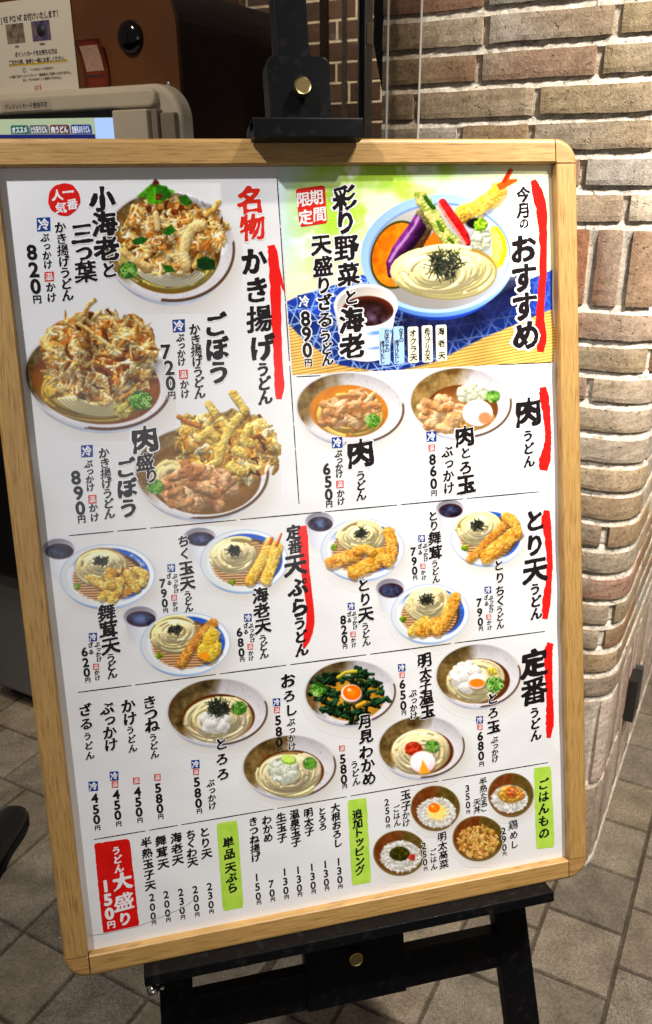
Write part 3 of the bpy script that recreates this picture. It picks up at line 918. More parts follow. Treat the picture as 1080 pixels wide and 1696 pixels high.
PAPER = np.array([1.055 * (q / 0.97) ** (1 / 2.4) - 0.055 for q in (0.80, 0.797, 0.792)])
class Pic:
    def __init__(s, x0, y0, x1, y1, res=1.25, seed=0):
        s.x0, s.y0, s.res = x0, y0, res
        s.w = int((x1 - x0) * res) + 1; s.h = int((y1 - y0) * res) + 1
        s.X, s.Y = np.meshgrid(x0 + np.arange(s.w) / res, y0 + np.arange(s.h) / res, indexing='ij')
        s.c = np.tile(PAPER, (s.w, s.h, 1)).astype(float)
        s.a = np.zeros((s.w, s.h))
        s.r = np.random.default_rng(seed + 100)
        s.sd = seed
    def win(s, xa, ya, xb, yb):
        i0 = max(0, int((xa - s.x0) * s.res) - 1); i1 = min(s.w, int((xb - s.x0) * s.res) + 3)
        j0 = max(0, int((ya - s.y0) * s.res) - 1); j1 = min(s.h, int((yb - s.y0) * s.res) + 3)
        if i1 <= i0 or j1 <= j0: return None
        return (slice(i0, i1), slice(j0, j1))
    def put(s, w, m, col):
        m3 = m[..., None]
        s.c[w] = s.c[w] * (1 - m3) + np.asarray(col, float) * m3
        s.a[w] = np.maximum(s.a[w], m)
    def ell(s, cx, cy, rx, ry, col, rot=0.0, soft=0.7, alpha=1.0, keep_alpha=False, clip=None):
        R_ = max(rx, ry) + soft * 2 + 1
        w = s.win(cx - R_, cy - R_, cx + R_, cy + R_)
        if w is None: return
        x, y = s.X[w] - cx, s.Y[w] - cy
        c, n = math.cos(rot), math.sin(rot)
        a, b = x * c + y * n, -x * n + y * c
        d = np.sqrt((a / rx) ** 2 + (b / ry) ** 2)
        m = np.clip((1 - d) * min(rx, ry) / soft + 0.5, 0, 1) * alpha
        if clip is not None: m = m * clip[w]
        col = col(s.X[w], s.Y[w], a / rx, b / ry, d) if callable(col) else col
        if keep_alpha:
            al = s.a[w].copy(); s.put(w, m, col); s.a[w] = al
        else: s.put(w, m, col)
    def mask_ell(s, cx, cy, rx, ry, rot=0.0, soft=0.8):
        x, y = s.X - cx, s.Y - cy; c, n = math.cos(rot), math.sin(rot)
        d = np.sqrt(((x * c + y * n) / rx) ** 2 + ((-x * n + y * c) / ry) ** 2)
        return np.clip((1 - d) * min(rx, ry) / soft + 0.5, 0, 1)
    def poly(s, pts, col, soft=0.7, alpha=1.0):
        P = np.array(pts, float)
        w = s.win(P[:, 0].min() - 2, P[:, 1].min() - 2, P[:, 0].max() + 2, P[:, 1].max() + 2)
        if w is None: return
        x, y = s.X[w], s.Y[w]
        d = np.full(x.shape, 1e9); ins = np.zeros(x.shape, bool)
        for a, b in zip(P, np.roll(P, -1, 0)):
            e = b - a; t = np.clip(((x - a[0]) * e[0] + (y - a[1]) * e[1]) / (e @ e + 1e-9), 0, 1)
            d = np.minimum(d, np.hypot(x - a[0] - t * e[0], y - a[1] - t * e[1]))
            if a[1] != b[1]:
                cr = (a[1] > y) != (b[1] > y); ins ^= cr & (x < a[0] + (y - a[1]) * e[0] / (b[1] - a[1]))
        m = np.clip(np.where(ins, d, -d) / soft + 0.5, 0, 1) * alpha
        s.put(w, m, col(x, y) if callable(col) else col)
    def strand(s, pts, wd, col, col2=None, edge=0.55, hi=1.12, bump=0.0, bs=5.0, clip=None, light=(-0.35, -0.75), alpha=1.0, taper=None):
        P = np.array(pts, float); wmax = wd * 1.5 + 1
        w = s.win(P[:, 0].min() - wmax, P[:, 1].min() - wmax, P[:, 0].max() + wmax, P[:, 1].max() + wmax)
        if w is None: return
        x, y = s.X[w], s.Y[w]
        dn = np.full(x.shape, 9.0); n = len(P) - 1
        for k in range(n):
            a, e = P[k], P[k + 1] - P[k]
            t = np.clip(((x - a[0]) * e[0] + (y - a[1]) * e[1]) / (e @ e + 1e-9), 0, 1)
            wl = wd
            if taper is not None:
                q = (k + t) / n; wl = wd * (taper[0] + (taper[1] - taper[0]) * q + taper[2] * 4 * q * (1 - q))
            dn = np.minimum(dn, np.hypot(x - a[0] - t * e[0], y - a[1] - t * e[1]) / np.maximum(wl, 0.05))
        if bump:
            nn = nz(x, y, bs, 3 + s.sd % 3)
            dn = dn + bump * (nn - 0.5)
        m = np.clip((1 - dn) * wd * s.res * 0.9 + 0.5, 0, 1) * alpha
        if clip is not None: m = m * clip[w]
        hgt = np.sqrt(np.clip(1 - np.clip(dn, 0, 1) ** 2, 0, 1)) * wd
        if bump: hgt = hgt + (nz(x, y, bs * 0.55, 7) - 0.5) * wd * bump * 1.6
        if hgt.shape[0] > 2 and hgt.shape[1] > 2:
            gx, gy = np.gradient(hgt, 1 / s.res)
        else: gx = gy = np.zeros_like(hgt)
        inv = 1 / np.sqrt(gx * gx + gy * gy + 1)
        lam = np.clip((-(gx * -light[0]) * -1 + 0) * 0, 0, 1)      # kept flat: the lean of the light is in the next line
        lam = np.clip((gx * -light[0] + gy * -light[1] + 0.55) * inv, 0, 1.25)
        sh = edge + (hi - edge) * lam
        c = np.asarray(col, float)
        if col2 is not None:
            q = np.clip((nz(x, y, bs * 1.3, 5) - 0.35) * 2.4, 0, 1)[..., None]
            c = c * (1 - q) + np.asarray(col2, float) * q
        s.put(w, m, np.clip(c * sh[..., None], 0, 1))
    def build(s, name, label, z, cut=0.02, blur=1):
        for _ in range(blur):
            q = np.pad(s.c, ((1, 1), (1, 1), (0, 0)), mode='edge')
            q = (q[:-2] + 2 * q[1:-1] + q[2:]) / 4
            s.c = (q[:, :-2] + 2 * q[:, 1:-1] + q[:, 2:]) / 4
        wgt = np.clip((s.a - 0.7) / 0.3, 0, 1)[..., None]
        g = s.c.mean(2, keepdims=True)
        q = g + (s.c - g) * 1.07
        q = np.clip(0.56 + (q - 0.54) * 1.15, 0, 1)
        s.c = s.c * (1 - wgt) + q * wgt
        keep = s.a > cut
        k = keep[:-1, :-1] | keep[1:, :-1] | keep[:-1, 1:] | keep[1:, 1:]
        ii, jj = np.nonzero(k)
        idx = np.arange(s.w * s.h).reshape(s.w, s.h)
        F = np.stack([idx[ii, jj], idx[ii, jj + 1], idx[ii + 1, jj + 1], idx[ii + 1, jj]], 1)
        used = np.unique(F); re = np.full(s.w * s.h, -1); re[used] = np.arange(len(used)); F = re[F]
        x, y = lay(s.X.ravel()[used], s.Y.ravel()[used])
        V = np.stack([x, y, np.full(len(used), REC + 0.00001 + z * 0.3)], 1).astype(np.float32)
        me = bpy.data.meshes.new(name)
        me.vertices.add(len(V)); me.vertices.foreach_set('co', V.ravel())
        me.loops.add(F.size); me.loops.foreach_set('vertex_index', F.ravel().astype(np.int32))
        me.polygons.add(len(F)); me.polygons.foreach_set('loop_start', (np.arange(len(F)) * 4).astype(np.int32))
        me.update(calc_edges=True); me.validate()
        col = s.c.reshape(-1, 3)[used]
        set_tint(me, s2l(np.clip(col, 0, 1)) * 0.97)
        me.materials.append(M['print'])
        o = bpy.data.objects.new(name, me); COL.objects.link(o); o.parent = sheet
        if label: o['label'] = label
        return o

    # ---- things to eat and to eat from
    def arc(s, cx, cy, rx, ry, a0, a1, n=14, rot=0.0, jit=0.0):
        t = np.linspace(a0, a1, n)
        c, q = math.cos(rot), math.sin(rot)
        g = 1 + jit * np.sin(t * 2.3 + s.r.uniform(0, 6))
        x, y = rx * np.cos(t) * g, ry * np.sin(t) * g
        return np.stack([cx + x * c - y * q, cy + x * q + y * c], 1)
    def shadow(s, cx, cy, rx, ry, rot):
        s.ell(cx + rx * 0.10, cy + ry * 0.24, rx * 1.0, ry * 1.0, (0.80, 0.755, 0.69), rot, soft=ry * 0.35, alpha=0.45)
    def stone_bowl(s, cx, cy, rx, ry, rot=-0.05, pool=(0.05, 0.16, 0.70, 0.66), soup=((0.50, 0.30, 0.09), (0.72, 0.50, 0.19)), brown=0.15, dark=1.0):
        s.shadow(cx, cy, rx, ry, rot)
        s.ell(cx, cy + ry * 0.13, rx * 0.93, ry * 0.93, lambda x, y, a, b, d: np.clip(np.array((0.66, 0.68, 0.74)) + 0.10 * (nz(x, y, 14, 2)[..., None] - .5) + (0.10 * (a + 0.2))[..., None], 0, 1), rot)
        s.ell(cx, cy, rx, ry, lambda x, y, a, b, d: np.where(((a * 0.75 + b * 0.6) > 0.42 + 0.3 * nz(x, y, 20, 4))[..., None], np.array((0.36, 0.27, 0.20)), np.array((0.78, 0.77, 0.78))), rot)
        def inside(x, y, a, b, d):
            n1 = nz(x, y, rx * 0.45, 6); n2 = nz(x, y, 5, 8); n3 = nz(x, y, 12, 9)
            t = np.clip((-(a * 0.92) - b * 0.40 + 0.40 * (n1 - 0.5) + brown - 0.37) * 2.8 + 0.2, 0, 1)[..., None]
            br = np.array((0.47, 0.385, 0.235)) * dark + (n3[..., None] - 0.5) * np.array((0.30, 0.26, 0.20)) + (n2[..., None] - 0.5) * 0.16
            rust = np.clip((nz(x, y, 22, 11) - 0.62) * 5, 0, 1)[..., None] * 0.45
            br = br * (1 - rust) + np.array((0.42, 0.24, 0.10)) * rust
            pale = np.array((0.845, 0.83, 0.84)) + (n1[..., None] - 0.5) * 0.06
            pale = pale - np.clip((nz(x, y, 3.2, 12) - 0.70) * 4, 0, 1)[..., None] * 0.22
            # depth of the bowl as the picture shows it
            sh = 1 - 0.20 * np.clip(-b * 0.8 + (d - 0.75), 0, 1)[..., None]
            return np.clip((br * t + pale * (1 - t)) * sh, 0, 1)
        s.ell(cx - rx * 0.004, cy - ry * 0.012, rx * 0.965, ry * 0.955, inside, rot)
        px, py, prx, pry = cx + rx * pool[0], cy + ry * pool[1], rx * pool[2], ry * pool[3]
        c0, c1 = np.array(soup[0]), np.array(soup[1])
        s.ell(px, py, prx, pry, lambda x, y, a, b, d: c0 + (c1 - c0) * np.clip(1.15 - d * 0.9 + 0.5 * (nz(x, y, 16, 13) - 0.5), 0, 1)[..., None], rot, soft=1.2)
        return (px, py, prx, pry, s.mask_ell(px, py, prx, pry, rot))
    def blue_plate(s, cx, cy, rx, ry, rot=-0.04):
        s.shadow(cx, cy, rx, ry, rot)
        s.ell(cx, cy + ry * 0.10, rx * 0.94, ry * 0.95, lambda x, y, a, b, d: np.array((0.60, 0.68, 0.80)) + (0.14 * (a - 0.2))[..., None], rot)
        s.ell(cx, cy, rx, ry, (0.66, 0.74, 0.86), rot)
        s.ell(cx, cy, rx * 0.975, ry * 0.97, lambda x, y, a, b, d: np.array((0.86, 0.87, 0.87)) + (0.05 * a)[..., None], rot)
        def brush(x, y, a, b, d):
            th = np.arctan2(b, a)
            n1 = nz(th * 9 + 40, d * 60, 7, 14); n2 = nz(th * 40 + 80, d * 34, 5, 15)
            side = np.clip(np.cos(th + 0.75) * 1.5 + 0.70, 0, 1)
            t = np.clip(side * (n1 * 0.9 + n2 * 0.7 - 0.25) * 2.2, 0, 1)[..., None]
            return np.array((0.85, 0.875, 0.90)) * (1 - t) + np.array((0.20, 0.36, 0.70)) * t
        s.ell(cx + rx * 0.02, cy - ry * 0.01, rx * 0.86, ry * 0.86, brush, rot, soft=1.0)
        s.ell(cx + rx * 0.03, cy + ry * 0.03, rx * 0.74, ry * 0.76, lambda x, y, a, b, d: np.array((0.42, 0.32, 0.26)) * (1 - np.clip(a * 0.9 - 0.2, 0, 1) * 0.45)[..., None], rot, soft=1.0)
        mk = s.mask_ell(cx - rx * 0.03, cy + ry * 0.07, rx * 0.72, ry * 0.74, rot)
        y = cy - ry * 0.62
        while y < cy + ry * 0.86:
            s.strand([(cx - rx * .75, y + 1.5), (cx + rx * .72, y - 3.0)], 1.35, (0.93, 0.73, 0.52), edge=0.66, hi=1.08, clip=mk); y += 4.3
        return mk
    def cup(s, cx, cy, rx, ry, h):
        s.ell(cx + rx * .25, cy + h * 0.82, rx * 1.0, ry * 0.9, (0.83, 0.78, 0.70), soft=ry * .7, alpha=0.6)
        n = 9
        pts = [(cx - rx, cy)] + [(cx - rx * (0.62 + 0.0 * k), cy + h) for k in (0,)] + [(cx + rx * 0.62 * math.cos(math.pi - math.pi * k / n), cy + h + ry * 0.5 * math.sin(math.pi * k / n)) for k in range(n + 1)] + [(cx + rx, cy)]
        s.poly(pts, lambda x, y: np.clip(np.array((0.86, 0.87, 0.895)) - (0.11 * np.clip((cx - x) / rx * 0.9 + 0.2, -0.3, 1))[..., None] - (0.55 * np.clip(1 - np.abs(y - cy - h * 0.30 - ((x - cx) / rx) ** 2 * -ry * 0.55) / 2.6, 0, 1))[..., None] * np.array((0.75, 0.5, 0.12)), 0, 1))
        s.ell(cx, cy, rx, ry, lambda x, y, a, b, d: np.array((0.80, 0.80, 0.83)) + (0.08 * a)[..., None])
        s.ell(cx, cy + ry * 0.03, rx * 0.93, ry * 0.9, lambda x, y, a, b, d: np.array((0.66, 0.65, 0.68)) + (0.16 * b + 0.08 * a)[..., None])
        def soy(x, y, a, b, d):
            r = np.clip((nz(x, y, rx * 0.9, 16) - 0.42) * 3.2 - 0.4 * a, 0, 1)[..., None] * np.clip(1.2 - d, 0, 1)[..., None]
            e = np.clip((d - 0.72) * 3, 0, 1)[..., None]
            return (np.array((0.10, 0.075, 0.13)) * (1 - e) + np.array((0.30, 0.13, 0.10)) * e) * (1 - r) + np.array((0.42, 0.47, 0.62)) * r
        s.ell(cx + rx * 0.02, cy + ry * 0.22, rx * 0.82, ry * 0.68, soy)
    def noodles(s, cx, cy, rx, ry, n=34, wd=3.0, col=(0.93, 0.875, 0.68), base=(0.66, 0.54, 0.30), clip=None, rot=-0.1, eye=0.22, lo=0.62):
        lo *= 0.86; wd *= 1.14; col = np.clip(np.array(col) * 1.04, 0, 1); base = np.array(base) * 0.86
        s.ell(cx, cy, rx, ry, base, rot, soft=1.2, clip=clip)
        for k in range(n):
            q = k / max(1, n - 1)
            f = 1.0 - (1 - eye) * (q ** 0.85) + s.r.uniform(-0.05, 0.05)
            a0 = s.r.uniform(0, 2 * math.pi); a1 = a0 + s.r.uniform(1.4, 3.4)
            ox, oy = s.r.normal(0, rx * 0.035), s.r.normal(0, ry * 0.045)
            b = s.r.uniform(0.90, 1.05)
            c = np.array(col) * b * np.array((1, 1 - s.r.uniform(0, .03), 1 - s.r.uniform(0, .12)))
            s.strand(s.arc(cx + ox, cy + oy, rx * f * 0.95, ry * f * 0.93, a0, a1, 13, rot, 0.05), wd * s.r.uniform(0.80, 1.15), c, edge=lo, hi=1.13, clip=clip)
    def nori(s, cx, cy, r, n=42, ry=None):
        ry = ry or r * 0.72
        for k in range(n):
            a, d = s.r.uniform(0, 6.28), r * math.sqrt(s.r.random()) * 0.8
            x, y = cx + d * math.cos(a), cy + d * math.sin(a) * ry / r
            t = s.r.uniform(0, 3.14); L = r * s.r.uniform(0.22, 0.5); bend = s.r.uniform(-.3, .3) * L
            p = [(x - L * math.cos(t), y - L * math.sin(t)), (x + bend * math.sin(t), y - bend * math.cos(t)), (x + L * math.cos(t), y + L * math.sin(t))]
            g = s.r.uniform(0.10, 0.27)
            s.strand(p, s.r.uniform(0.55, 0.95), (g * 0.95, g, g * 0.82), edge=0.7, hi=1.3)
    def scallion(s, cx, cy, r, n=26):
        s.ell(cx, cy, r, r * 0.85, (0.19, 0.34, 0.11), soft=3, alpha=0.85)
        for k in range(n):
            a, d = s.r.uniform(0, 6.28), r * math.sqrt(s.r.random()) * 0.85
            x, y = cx + d * math.cos(a), cy + d * math.sin(a) * 0.85; q = s.r.uniform(0.16, 0.28) * r
            c = np.array([(0.34, 0.58, 0.18), (0.52, 0.72, 0.32), (0.18, 0.40, 0.12), (0.72, 0.84, 0.54)][s.r.integers(4)])
            s.strand(s.arc(x, y, q, q * s.r.uniform(.5, .95), 0, s.r.uniform(4, 6.3), 9, s.r.uniform(0, 3)), max(0.7, r * 0.055), c, edge=0.65, hi=1.2)
    def lump(s, cx, cy, rx, ry, col, col2=None, n=12, wd=None, bump=0.5, edge=0.6, spread=0.7, bs=4.0):
        wd = wd or min(rx, ry) * 0.45
        s.ell(cx, cy, rx * 0.9, ry * 0.9, np.array(col) * 0.62, soft=2)
        for k in range(n):
            a, d = s.r.uniform(0, 6.28), math.sqrt(s.r.random()) * spread
            x, y = cx + rx * d * math.cos(a), cy + ry * d * math.sin(a)
            t = s.r.uniform(0, 3.14); L = wd * 0.6
            s.strand([(x - L * math.cos(t), y - L * math.sin(t)), (x + L * math.cos(t), y + L * math.sin(t))], wd * s.r.uniform(.6, 1.1), np.array(col) * s.r.uniform(.9, 1.06), col2, edge, 1.12, bump, bs)
    def chips(s, pts_region, n, pal, L=(10, 24), wd=(1.4, 3.2), curve=0.5, dark=(0.34, 0.20, 0.08), edge=0.68, bump=0.5):
        """a heap of fried shavings inside an ellipse (cx, cy, rx, ry): far and deep ones first"""
        cx, cy, rx, ry = pts_region
        s.ell(cx, cy, rx * 0.93, ry * 0.93, lambda x, y, a, b, d: np.clip(np.array(dark) * (1.05 + 0.8 * nz(x, y, 9, 17))[..., None], 0, 1), soft=4)
        for k in range(n):
            q = k / n
            a = s.r.uniform(0, 6.28); d = math.sqrt(s.r.random()) * (1.0 if q < 0.7 else 0.85)
            x, y = cx + rx * d * math.cos(a), cy + ry * d * math.sin(a)
            t = a + 1.57 + s.r.normal(0, 0.8) if d > 0.6 and s.r.random() < .6 else s.r.uniform(0, 6.28)
            l = s.r.uniform(*L) * 0.5; b = s.r.normal(0, curve) * l
            p = [(x - l * math.cos(t), y - l * math.sin(t)), (x - l * .4 * math.cos(t) + b * .7 * math.sin(t), y - l * .4 * math.sin(t) - b * .7 * math.cos(t)), (x + l * .4 * math.cos(t) + b * math.sin(t), y + l * .4 * math.sin(t) - b * math.cos(t)), (x + l * math.cos(t), y + l * math.sin(t))]
            c = np.array(pal[s.r.integers(len(pal))]) * (0.78 + 0.26 * q) * s.r.uniform(.90, 1.08)
            if s.r.random() < 0.11: c = np.array((0.46, 0.29, 0.13)) * s.r.uniform(.7, 1.3)
            if s.r.random() < 0.12: c = np.array((0.98, 0.93, 0.80))
            s.strand(p, s.r.uniform(wd[0] * .8, wd[1] * 1.1) * (1.7 if s.r.random() < .15 else 1.1), c, c * np.array((0.92, 0.82, 0.64)), edge, 1.14, bump, 6.0, taper=(0.55, 0.45, 0.5))
    def clump(s, cx, cy, rx, ry, scale=16, amt=0.55, seed=31):
        m = s.mask_ell(cx, cy, rx, ry, 0, soft=8)
        n = nz(s.X, s.Y, scale, seed); n2 = nz(s.X, s.Y, scale * .3, seed + 1)
        g = 1 + amt * (n - 0.52) * 1.5 + amt * 0.55 * (n2 - 0.5) - 0.10 * ((s.X - cx) / rx * .5 + (s.Y - cy) / ry * .6)
        warm = np.clip(1.05 - g, 0, 1)[..., None]
        c = s.c * g[..., None] * (1 - warm * np.array((0.02, 0.07, 0.16)))
        s.c = np.clip(s.c * (1 - m[..., None]) + c * m[..., None], 0, 1)
    def meat(s, cx, cy, rx, ry, n=16, wd=6.0):
        wd *= 1.3; n = int(n * 0.95)
        pal = [(0.87, 0.71, 0.53), (0.91, 0.78, 0.61), (0.79, 0.61, 0.43), (0.84, 0.66, 0.50), (0.94, 0.83, 0.69)]
        s.ell(cx, cy, rx * .92, ry * .9, (0.60, 0.43, 0.27), soft=4)
        for k in range(n):
            a, d = s.r.uniform(0, 6.28), math.sqrt(s.r.random()) * 0.82
            x, y = cx + rx * d * math.cos(a), cy + ry * d * math.sin(a)
            t = s.r.uniform(-0.9, 0.9); l = wd * s.r.uniform(1.0, 2.0); b = s.r.normal(0, 0.5) * l
            p = [(x - l * math.cos(t), y - l * math.sin(t)), (x - l * .3 * math.cos(t) + b * math.sin(t), y - l * .3 * math.sin(t) - b * math.cos(t)), (x + l * .4 * math.cos(t) - b * .6 * math.sin(t), y + l * .4 * math.sin(t) + b * .6 * math.cos(t)), (x + l * math.cos(t), y + l * math.sin(t))]
            c = np.array(pal[s.r.integers(len(pal))]) * s.r.uniform(.92, 1.05)
            s.strand(p, wd * s.r.uniform(.55, 1.0), c, c * np.array((.86, .76, .64)), 0.66, 1.13, 0.40, wd * 1.4)
            if s.r.random() < 0.7:      # curled edge of fat
                s.strand([(u + s.r.normal(0, .6), v - wd * 0.55) for u, v in p[1:]], 0.9, (0.93, 0.84, 0.70), edge=0.75, hi=1.1)
    def tempura(s, pts, wd, col=(0.95, 0.82, 0.46), col2=(0.85, 0.62, 0.26), bump=0.55, crumbs=26):
        s.strand([(x + 1.5, y + wd * 0.5) for x, y in pts], wd * 1.02, (0.38, 0.24, 0.10), edge=0.9, hi=1.0, alpha=0.45, bump=0.3, bs=5)
        s.strand(pts, wd, col, col2, 0.70, 1.14, bump * 0.75, 6.5)
        P = np.array(pts, float)
        for k in range(crumbs):
            i = s.r.integers(len(P) - 1); t = s.r.random(); q = P[i] * (1 - t) + P[i + 1] * t
            a = s.r.uniform(0, 6.28); d = wd * math.sqrt(s.r.random())
            x, y = q[0] + d * math.cos(a), q[1] + d * math.sin(a)
            c = np.array(col) * s.r.uniform(0.80, 1.08) if s.r.random() < .65 else np.array(col2) * s.r.uniform(.85, 1.05)
            s.strand([(x, y), (x + s.r.normal(0, 1.3), y + s.r.normal(0, 1.3))], s.r.uniform(0.8, 1.9), c, None, 0.84, 1.10, 0.3, 3, alpha=0.75)
    def egg(s, cx, cy, r, yolk=None, cut=False):
        s.ell(cx + 1, cy + r * .25, r * 1.02, r * 0.85, (0.55, 0.42, 0.25), soft=2, alpha=0.5)
        s.ell(cx, cy, r, r * 0.86, lambda x, y, a, b, d: np.clip(np.array((0.97, 0.93, 0.94)) - (0.20 * np.clip(b * .7 + a * .3, 0, 1) + 0.10 * np.clip(d - .7, 0, 1))[..., None] * np.array((.5, 1, .9)), 0, 1), soft=0.9)
        if yolk:
            yx, yy, yr = yolk
            s.ell(cx + yx, cy + yy, yr, yr * .82, lambda x, y, a, b, d: np.clip(np.array((0.95, 0.56, 0.16)) - (0.16 * np.clip(d, 0, 1))[..., None] * np.array((.3, 1, .6)), 0, 1), soft=1)
            s.ell(cx + yx - yr * .3, cy + yy - yr * .3, yr * .25, yr * .18, (1, 0.86, 0.66), soft=1.0, alpha=0.8)
    def rice(s, cx, cy, rx, ry, n=150, pal=((0.95, 0.94, 0.92), (0.88, 0.87, 0.85), (0.98, 0.97, 0.95)), wd=1.5, base=(0.70, 0.68, 0.64)):
        s.ell(cx, cy, rx, ry, base, soft=2)
        for k in range(n):
            a, d = s.r.uniform(0, 6.28), math.sqrt(s.r.random()) * 0.98
            x, y = cx + rx * d * math.cos(a), cy + ry * d * math.sin(a); t = s.r.uniform(0, 3.14); l = wd * 1.1
            s.strand([(x - l * math.cos(t), y - l * math.sin(t)), (x + l * math.cos(t), y + l * math.sin(t))], wd * s.r.uniform(.8, 1.1), np.array(pal[s.r.integers(len(pal))]), None, 0.72, 1.06)
    def rice_bowl(s, cx, cy, rx, ry):
        s.shadow(cx, cy, rx, ry, 0)
        s.ell(cx, cy + ry * .07, rx * .95, ry * .97, (0.36, 0.29, 0.17))
        s.ell(cx, cy, rx, ry, (0.46, 0.38, 0.23))
        s.ell(cx, cy - 0.5, rx * 0.95, ry * 0.94, lambda x, y, a, b, d: np.clip((np.array((0.43, 0.245, 0.12)) * np.clip(1 - (a + 0.05) * 3, 0, 1)[..., None] + np.array((0.36, 0.30, 0.14)) * (1 - np.clip(1 - (a + 0.05) * 3, 0, 1)[..., None])) + 0.14 * (nz(x, y, 5, 18)[..., None] - .5), 0, 1))

SPOT = [0]
def finish(p, label, cut=0.02):
    SPOT[0] += 1
    return p.build('dish_picture', label, 0.0001 + 0.00002 * SPOT[0], cut)

# ---- the large feature picture of the month
p = Pic(457, 264, 934, 626, 1.3, 21)
X_, Y_ = p.X, p.Y
edge_l = 459 + (Y_ - 270) * 0.073
fade = np.clip((X_ - edge_l) / 70, 0, 1)
g1 = nz(X_, Y_, 70, 21); g2 = nz(X_ + 300, Y_, 40, 22)
bg = np.array((0.80, 0.87, 0.72)) * np.ones(X_.shape + (1,))
t = np.clip((g1 - 0.40) * 3.4, 0, 1)[..., None]; bg = bg * (1 - t) + np.array((0.66, 0.80, 0.30)) * t
t = np.clip((g2 - 0.60) * 5, 0, 1)[..., None]; bg = bg * (1 - t) + np.array((0.93, 0.96, 0.86)) * t
t = np.clip((X_ - 770) / 110, 0, 1)[..., None]; bg = bg * (1 - t) + (np.array((0.93, 0.94, 0.74)) - 0.06 * (g1[..., None] - .5)) * t
t = np.clip(1 - fade * 1.1, 0, 1)[..., None] * 0.9; bg = bg * (1 - t) + np.array((0.80, 0.87, 0.90)) * t
t = np.clip((Y_ - 400) / 90, 0, 1)[..., None]; bg = bg * (1 - t) + np.array((0.88, 0.86, 0.74)) * t
# bamboo mat at the foot, blue patterned cloth on it
tb = np.clip((Y_ - (520 - 0.10 * (X_ - 480))) / 26, 0, 1)[..., None]
st = 0.5 + 0.5 * np.sin((Y_ + 0.18 * X_) * 1.25)
mat_c = np.array((0.86, 0.68, 0.38)) * (0.62 + 0.50 * st ** 0.6)[..., None] * (0.85 + 0.3 * nz(X_, Y_, 50, 29))[..., None]
bg = bg * (1 - tb) + mat_c * tb
p.c[:] = bg
inside = np.clip(X_ - edge_l + .5, 0, 1) * np.clip((930 + (Y_ - 270) * 0.012) - X_, 0, 1) * np.clip((621.5 - (X_ - 484) * 0.050) - Y_, 0, 1)
p.a[:] = inside
def cloth(poly):
    def c(x, y):
        base = np.array((0.15, 0.26, 0.60)) * (0.75 + 0.5 * nz(x, y, 60, 23))[..., None]
        base = np.where((y > 520 - 0 * x)[..., None], base * 0.72, base)
        k = np.zeros(x.shape)
        for ang in (0.35, 1.40, 2.44):      # lines of a hemp leaf pattern
            w = (x * math.cos(ang) + y * math.sin(ang)) / 24.0
            k = np.maximum(k, np.clip(1.35 - np.abs((w % 1) - 0.5) * 24, 0, 1))
            w2 = (x * math.cos(ang + 0.52) + y * math.sin(ang + 0.52)) / 41.5
            k = np.maximum(k, np.clip(1.2 - np.abs((w2 % 1) - 0.5) * 42, 0, 1) * 0.8)
        k = k[..., None] * np.clip(1.15 - (x - 640) / 260, 0.25, 0.9)[..., None]
        return base * (1 - k) + np.array((0.72, 0.83, 0.95)) * k
    p.poly(poly, c, soft=1.5)
cloth([(474, 500), (500, 488), (560, 470), (600, 455), (640, 470), (760, 520), (860, 470), (931, 440), (931, 505), (800, 560), (720, 600), (640, 618), (560, 604), (500, 560), (474, 532)])
p.poly([(700, 470), (870, 450), (880, 500), (790, 552), (690, 600), (640, 560)], lambda x, y: np.array((0.10, 0.11, 0.22)) * (0.7 + 0.8 * nz(x, y, 30, 24))[..., None], soft=26, alpha=0.88)
# big white and blue bowl
bx, by, brx, bry = 727, 420, 130, 98
def rot_e(dx, dy, k): return None
p.ell(bx + 3, by + 32, brx * 0.80, bry * 0.80, lambda x, y, a, b, d: np.array((0.15, 0.25, 0.60)) * (0.8 + 0.35 * (a + 0.5))[..., None], -0.08)
p.ell(bx + 1, by + 14, brx * 0.95, bry * 0.93, lambda x, y, a, b, d: np.clip(np.array((0.50, 0.645, 0.87)) + (0.14 * a - 0.10 * np.clip(b, 0, 1))[..., None], 0, 1), -0.08)
p.ell(bx, by, brx, bry, lambda x, y, a, b, d: np.clip(np.array((0.67, 0.785, 0.925)) + (0.08 * a)[..., None] - (0.07 * np.clip(-b, 0, 1))[..., None], 0, 1), -0.08)
p.ell(bx + 1, by + 4, brx * 0.905, bry * 0.90, (0.46, 0.55, 0.72), -0.08)
p.ell(bx + 1, by + 6, brx * 0.89, bry * 0.88, lambda x, y, a, b, d: np.clip(np.array((0.56, 0.545, 0.53)) + (0.20 * np.clip(-b - 0.3, 0, 1))[..., None] + (0.2 * np.clip(a, 0, 1))[..., None] * np.array((0.6, .8, 1.2)), 0, 1), -0.08)
# pumpkin, aubergine, okra, pepper, prawn, radish, lemon
p.ell(658, 422, 43, 58, lambda x, y, a, b, d: np.clip(np.where((d > 0.93)[..., None], np.array((0.22, 0.25, 0.10)), np.array((0.91, 0.50, 0.13)) + 0.22 * (nz(x, y, 9, 25)[..., None] - .5) * np.array((.6, .9, .5)) - (0.12 * np.clip(-a, 0, 1))[..., None]), 0, 1), 0.32)
p.poly([(700, 404), (722, 380), (735, 408), (706, 412)], (0.87, 0.42, 0.12))
au = [(701, 356), (692, 376), (678, 396), (662, 416), (650, 436), (647, 455)]
p.strand([(x + 10, y + 8) for x, y in au], 12, (0.36, 0.25, 0.14), edge=0.7, bump=0.2, taper=(0.7, 0.5, 0.5))
p.strand(au, 15, (0.40, 0.17, 0.42), (0.30, 0.10, 0.33), 0.34, 1.35, 0.06, 14, taper=(0.75, 0.35, 0.42))
